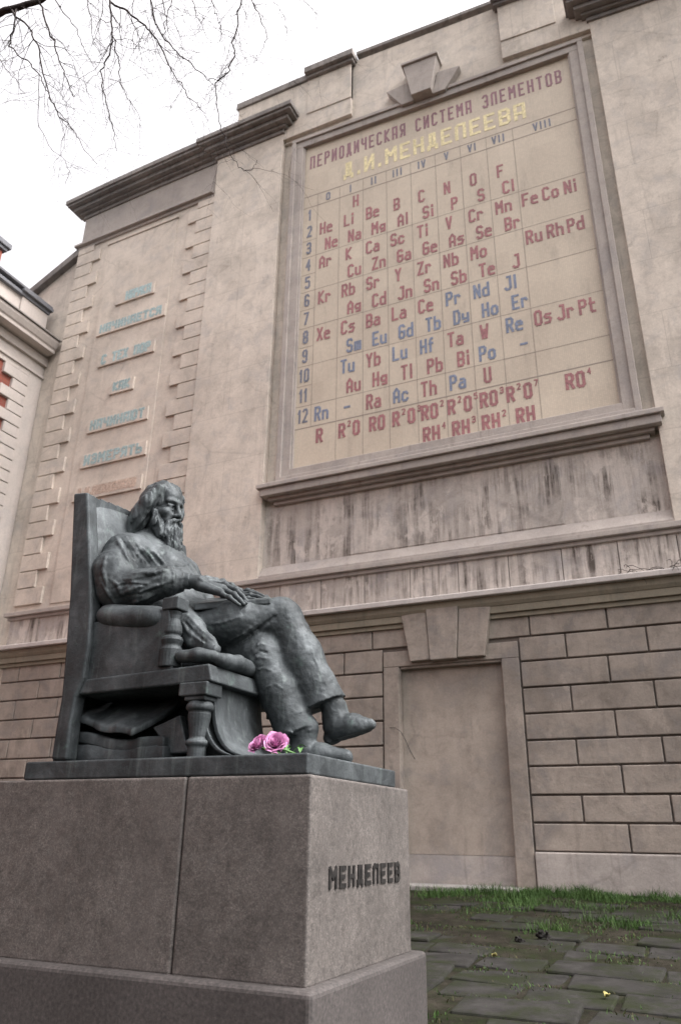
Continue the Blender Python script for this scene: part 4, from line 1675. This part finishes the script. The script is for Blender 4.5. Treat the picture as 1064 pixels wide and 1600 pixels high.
def grow(m, p, d, r, ln, depth, droop):
    n = max(3, int(ln / .16))
    pts, rs_ = [np.array(p)], [r]
    d = np.array(d, float)
    for i in range(n):
        d = d + rng.normal(0, .13, 3) * (.7 if depth == 0 else 1.0) + np.array((0, 0, -droop))
        d /= np.linalg.norm(d)
        pts.append(pts[-1] + d * ln / n)
        rs_.append(r * (1 - .72 * (i + 1) / n))
    m.tube(pts, rs_, 7 if r > .02 else (4 if r > .006 else 3), cap=r > .02)
    if depth < 3:
        kids = {0: 11, 1: 7, 2: 4}[depth]
        for k in range(kids):
            i = int(n * (.12 + .86 * (k + rng.uniform(0, .9)) / kids))
            i = min(i, n - 1)
            dd = pts[i + 1] - pts[i]
            dd = dd / np.linalg.norm(dd)
            sd_ = rng.normal(0, .62, 3)
            nd = dd * .75 + sd_ + np.array((0, 0, -.30 - .12 * depth))
            nd /= np.linalg.norm(nd)
            grow(m, pts[i], nd, max(rs_[i] * .50, .0032), ln * rng.uniform(.38, .66), depth + 1, droop * 1.25 + .012)


# limbs above the view, and the twigs that droop from them
def path_at(pix, y0, y1):
    n = len(pix) - 1
    return [np.array(at(a, b, y0 + (y1 - y0) * i / n)) for i, (a, b) in enumerate(pix)]


def fine(P_, k=4, j=.012):
    out = []
    for p, q in zip(P_, P_[1:]):
        for t_ in np.linspace(0, 1, k + 1)[:-1]:
            out.append(p + (q - p) * t_ + rng.normal(0, j, 3) * (1 if t_ else 0))
    return out + [P_[-1]]


def twig(m, p, d, r, ln, lvl):
    n = max(4, int(ln / .05))
    pts = [np.array(p)]
    d = np.array(d, float)
    for i in range(n):
        d = d + rng.normal(0, .17, 3) + np.array((0, 0, -.06))
        d /= np.linalg.norm(d)
        pts.append(pts[-1] + d * ln / n)
    m.tube(pts, [r * (1 - .7 * i / n) for i in range(n + 1)], 3, cap=False)
    if lvl < 2:
        for k in range(rng.integers(1, 4)):
            i = rng.integers(1, n)
            nd = rng.normal(0, .6, 3) + np.array((.1, 0, -.55))
            twig(m, pts[i], nd / np.linalg.norm(nd), r * .62, ln * rng.uniform(.35, .7), lvl + 1)


GUIDES = [
    ([(-330, 150), (-120, 75), (0, 21), (42, 7), (90, -14), (170, -40)], -9.3, -9.0, .052, .020, 3),
    ([(-330, 40), (-100, -60), (100, -75), (300, -70), (420, -60)], -9.3, -8.6, .05, .012, 0),
    ([(26, 14), (22, 48), (14, 72), (44, 94), (62, 116), (72, 140), (86, 166), (100, 184), (114, 204)], -9.2, -9.0, .013, .003, 9),
    ([(20, 16), (45, 42), (60, 70), (66, 105), (78, 150), (92, 182), (112, 200), (128, 226), (152, 256)], -9.2, -8.8, .015, .003, 9),
    ([(60, -6), (72, 35), (86, 72), (96, 102), (108, 132), (118, 152)], -9.1, -8.9, .016, .004, 6),
    ([(165, -42), (172, 0), (176, 45), (172, 86), (157, 110), (161, 142), (171, 176), (180, 210), (183, 236)], -9.0, -8.8, .016, .003, 9),
    ([(175, 55), (186, 96), (188, 130), (200, 155), (216, 176), (222, 200)], -8.95, -8.7, .009, .002, 6),
    ([(172, 2), (200, 17), (228, 40), (246, 62), (258, 86), (270, 112), (286, 136), (300, 156), (322, 178)], -8.95, -8.6, .016, .003, 10),
    ([(228, -70), (234, -5), (242, 30), (254, 56), (276, 80), (306, 109), (322, 122), (340, 126), (358, 113)], -8.9, -8.6, .014, .003, 10),
    ([(374, -65), (378, -5), (372, 30), (366, 60), (362, 96), (356, 114), (336, 130), (338, 160), (345, 196), (352, 222), (360, 242), (373, 262), (390, 267), (402, 250)], -8.7, -8.5, .011, .003, 11),
    ([(296, -70), (300, -5), (306, 22), (318, 46), (332, 72)], -8.8, -8.7, .009, .002, 5),
    ([(322, -68), (331, -5), (336, 22), (346, 42), (344, 66)], -8.8, -8.7, .009, .002, 5),
    ([(384, -62), (391, -5), (408, 30), (418, 60), (406, 86), (396, 96)], -8.7, -8.6, .009, .002, 6),
    ([(410, -60), (426, -5), (441, 20), (450, 46)], -8.6, -8.5, .006, .0015, 4),
    ([(-40, 45), (0, 92), (20, 120), (40, 146)], -9.1, -9.0, .008, .002, 4),
    ([(80, -10), (110, 30), (126, 60), (136, 86), (152, 102)], -9.0, -8.8, .009, .002, 6),
    ([(266, -72), (270, -5), (262, 22), (254, 56)], -8.8, -8.8, .010, .004, 4),
    ([(244, -72), (252, -5), (258, 22), (262, 48), (270, 66)], -8.8, -8.8, .010, .003, 5),
    ([(62, 116), (60, 190), (76, 226), (102, 250), (112, 272)], -9.0, -8.7, .006, .0015, 5),
    ([(130, -25), (140, 20), (146, 60), (160, 84)], -9.0, -8.9, .008, .002, 5),
    ([(205, -60), (212, -5), (206, 30), (218, 60), (214, 92)], -8.9, -8.8, .008, .002, 5),
    ([(440, -58), (470, -8), (492, 18), (498, 42)], -8.5, -8.4, .005, .0015, 4),
]
for pix, y0, y1, r0, r1, nk in GUIDES:
    m = MB()
    P_ = fine(path_at(pix, y0, y1), 4, .010 if r0 < .03 else .014)
    n = len(P_)
    q_ = 1.0 if r0 > .03 else .72
    m.tube(P_, [q_ * (r0 + (r1 - r0) * (i / (n - 1)) ** .8) for i in range(n)], 8 if r0 > .03 else 5)
    for k in range(int(nk * 2.4)):
        i = rng.integers(1, n - 1)
        dd = (P_[i + 1] - P_[i]) / np.linalg.norm(P_[i + 1] - P_[i])
        nd = dd * .5 + rng.normal(0, .55, 3) + np.array((.12, 0, -.35))
        twig(m, P_[i], nd / np.linalg.norm(nd), max(.0017, .32 * (r0 + (r1 - r0) * i / n)) if r0 < .03 else .005, rng.uniform(.2, .8), 0)
    m.build('branch', M['bark'], tree, smooth=True)
g1 = at(-330, 150, -9.3)
m = MB()
m.tube([np.array(tb) + (-.12, .42, 7.4), np.array(tb) * .4 + np.array(g1) * .6 + (0, .0, 2.6), g1], [.11, .08, .052], 10)
m.build('branch', M['bark'], tree, smooth=True)
g2 = at(-330, 40, -9.3)
m = MB()
m.tube([np.array(tb) + (-.10, .47, 8.2), (np.array(tb) + (0, 0, 8.9)) * .5 + np.array(g2) * .5, g2], [.10, .07, .05], 10)
m.build('branch', M['bark'], tree, smooth=True)
for k in range(9):
    m = MB()
    an = 2.5 + k * .22
    grow(m, np.array(tb) + (-.1, .45, 7.6 + .6 * k), (math.cos(an), math.sin(an), .7), .08, 3.0, 1, .02)
    m.build('branch', M['bark'], tree, smooth=True)

# ------------------------------------------------------------------ small things
m = MB()
pth = [at(608, 1137, -.03), at(617, 1137, -.05), at(626, 1143, -.05), at(634, 1158, -.05), at(641, 1174, .10), at(648, 1186, .10)]
m.tube(pth, .005, 6)
tag(m.build('cable', M['cable'], smooth=True), 'thin dark loose cable poking from the wall left of the blocked doorway', 'cable')
m = MB()
for k in range(16):
    x_ = rng.uniform(4.3, 5.35)
    p = np.array((x_, rng.uniform(-.2, -.05), 4.60))
    pts = [p]
    d = np.array((rng.normal(0, .8), rng.normal(-.25, .2), rng.uniform(.1, .6)))
    for i in range(6):
        d = d + rng.normal(0, .25, 3) + (0, 0, -.2)
        pts.append(pts[-1] + d / np.linalg.norm(d) * .06)
    m.tube(pts, [.005] * 6 + [.002], 4)
tag(m.build('dry_twigs', M['bark']), 'tangle of dry twigs and stalks lying on the stone ledge at right', 'twigs')


def litter(label, px, py, z_off, size, mat, name, cat, flat=True, group=None):
    d = FWD + (px - 532) / FPX * RIGHT + (800 - py) / FPX * UP
    t_ = 1.0
    for _ in range(60):
        p = CAM + d * t_
        t_ += (p[2] - (gz(p[1]) + z_off)) / -d[2] * .8
    p = CAM + d * t_
    m = MB()
    if flat:
        gr = []
        an = rng.uniform(0, 6)
        for a in range(7):
            v = a / 6
            w_ = size * .42 * math.sin(math.pi * min(.97, v * .92 + .05)) * (1 + .2 * math.sin(v * 20))
            c_, s_ = math.cos(an), math.sin(an)
            x_, y_ = (v - .5) * size, 0
            gr.append([(p[0] + x_ * c_ - w_ * s_, p[1] + x_ * s_ + w_ * c_, p[2] + .02 + .02 * math.sin(v * 3)), (p[0] + x_ * c_, p[1] + x_ * s_, p[2] + .008), (p[0] + x_ * c_ + w_ * s_, p[1] + x_ * s_ - w_ * c_, p[2] + .028)])
        m.sheet(gr, thick=np.array((0, 0, -.002)))
        o = m.build(name, mat, smooth=True)
    else:
        V = Vol(p - size, p + size, size / 14)
        V.ell(p + (0, 0, size * .3), (size * .62, size * .5, size * .42), None, .02)
        V.ell(p + (size * .3, 0, size * .15), (size * .4, size * .35, size * .3), None, .02)
        V.noise(size * .35, 2.4 / size, seed=3)
        o = mesh_object2(name, V.mesh(), mat)
    return tag(o, label, cat, group)


def mesh_object2(name, VQ, mat):
    m = MB()
    m.v = [tuple(p) for p in VQ[0]]
    m.f = [tuple(int(i) for i in q) for q in VQ[1]]
    return m.build(name, mat, smooth=True)


litter('small yellow leaf on the paving nearer the pedestal', 772, 1496, .02, .055, M['yleaf'], 'fallen_leaf', 'leaf')
litter('small yellow leaf on the paving at lower right, farther from the pedestal', 948, 1559, .02, .055, M['yleaf'], 'fallen_leaf', 'leaf')
litter('larger dark rounded clod on the paving before the wall', 849, 1469, .0, .10, M['clod'], 'earth_clod', 'clod', False)
litter('smaller dark clod just left of the larger one', 812, 1472, .0, .065, M['clod'], 'earth_clod', 'clod', False)
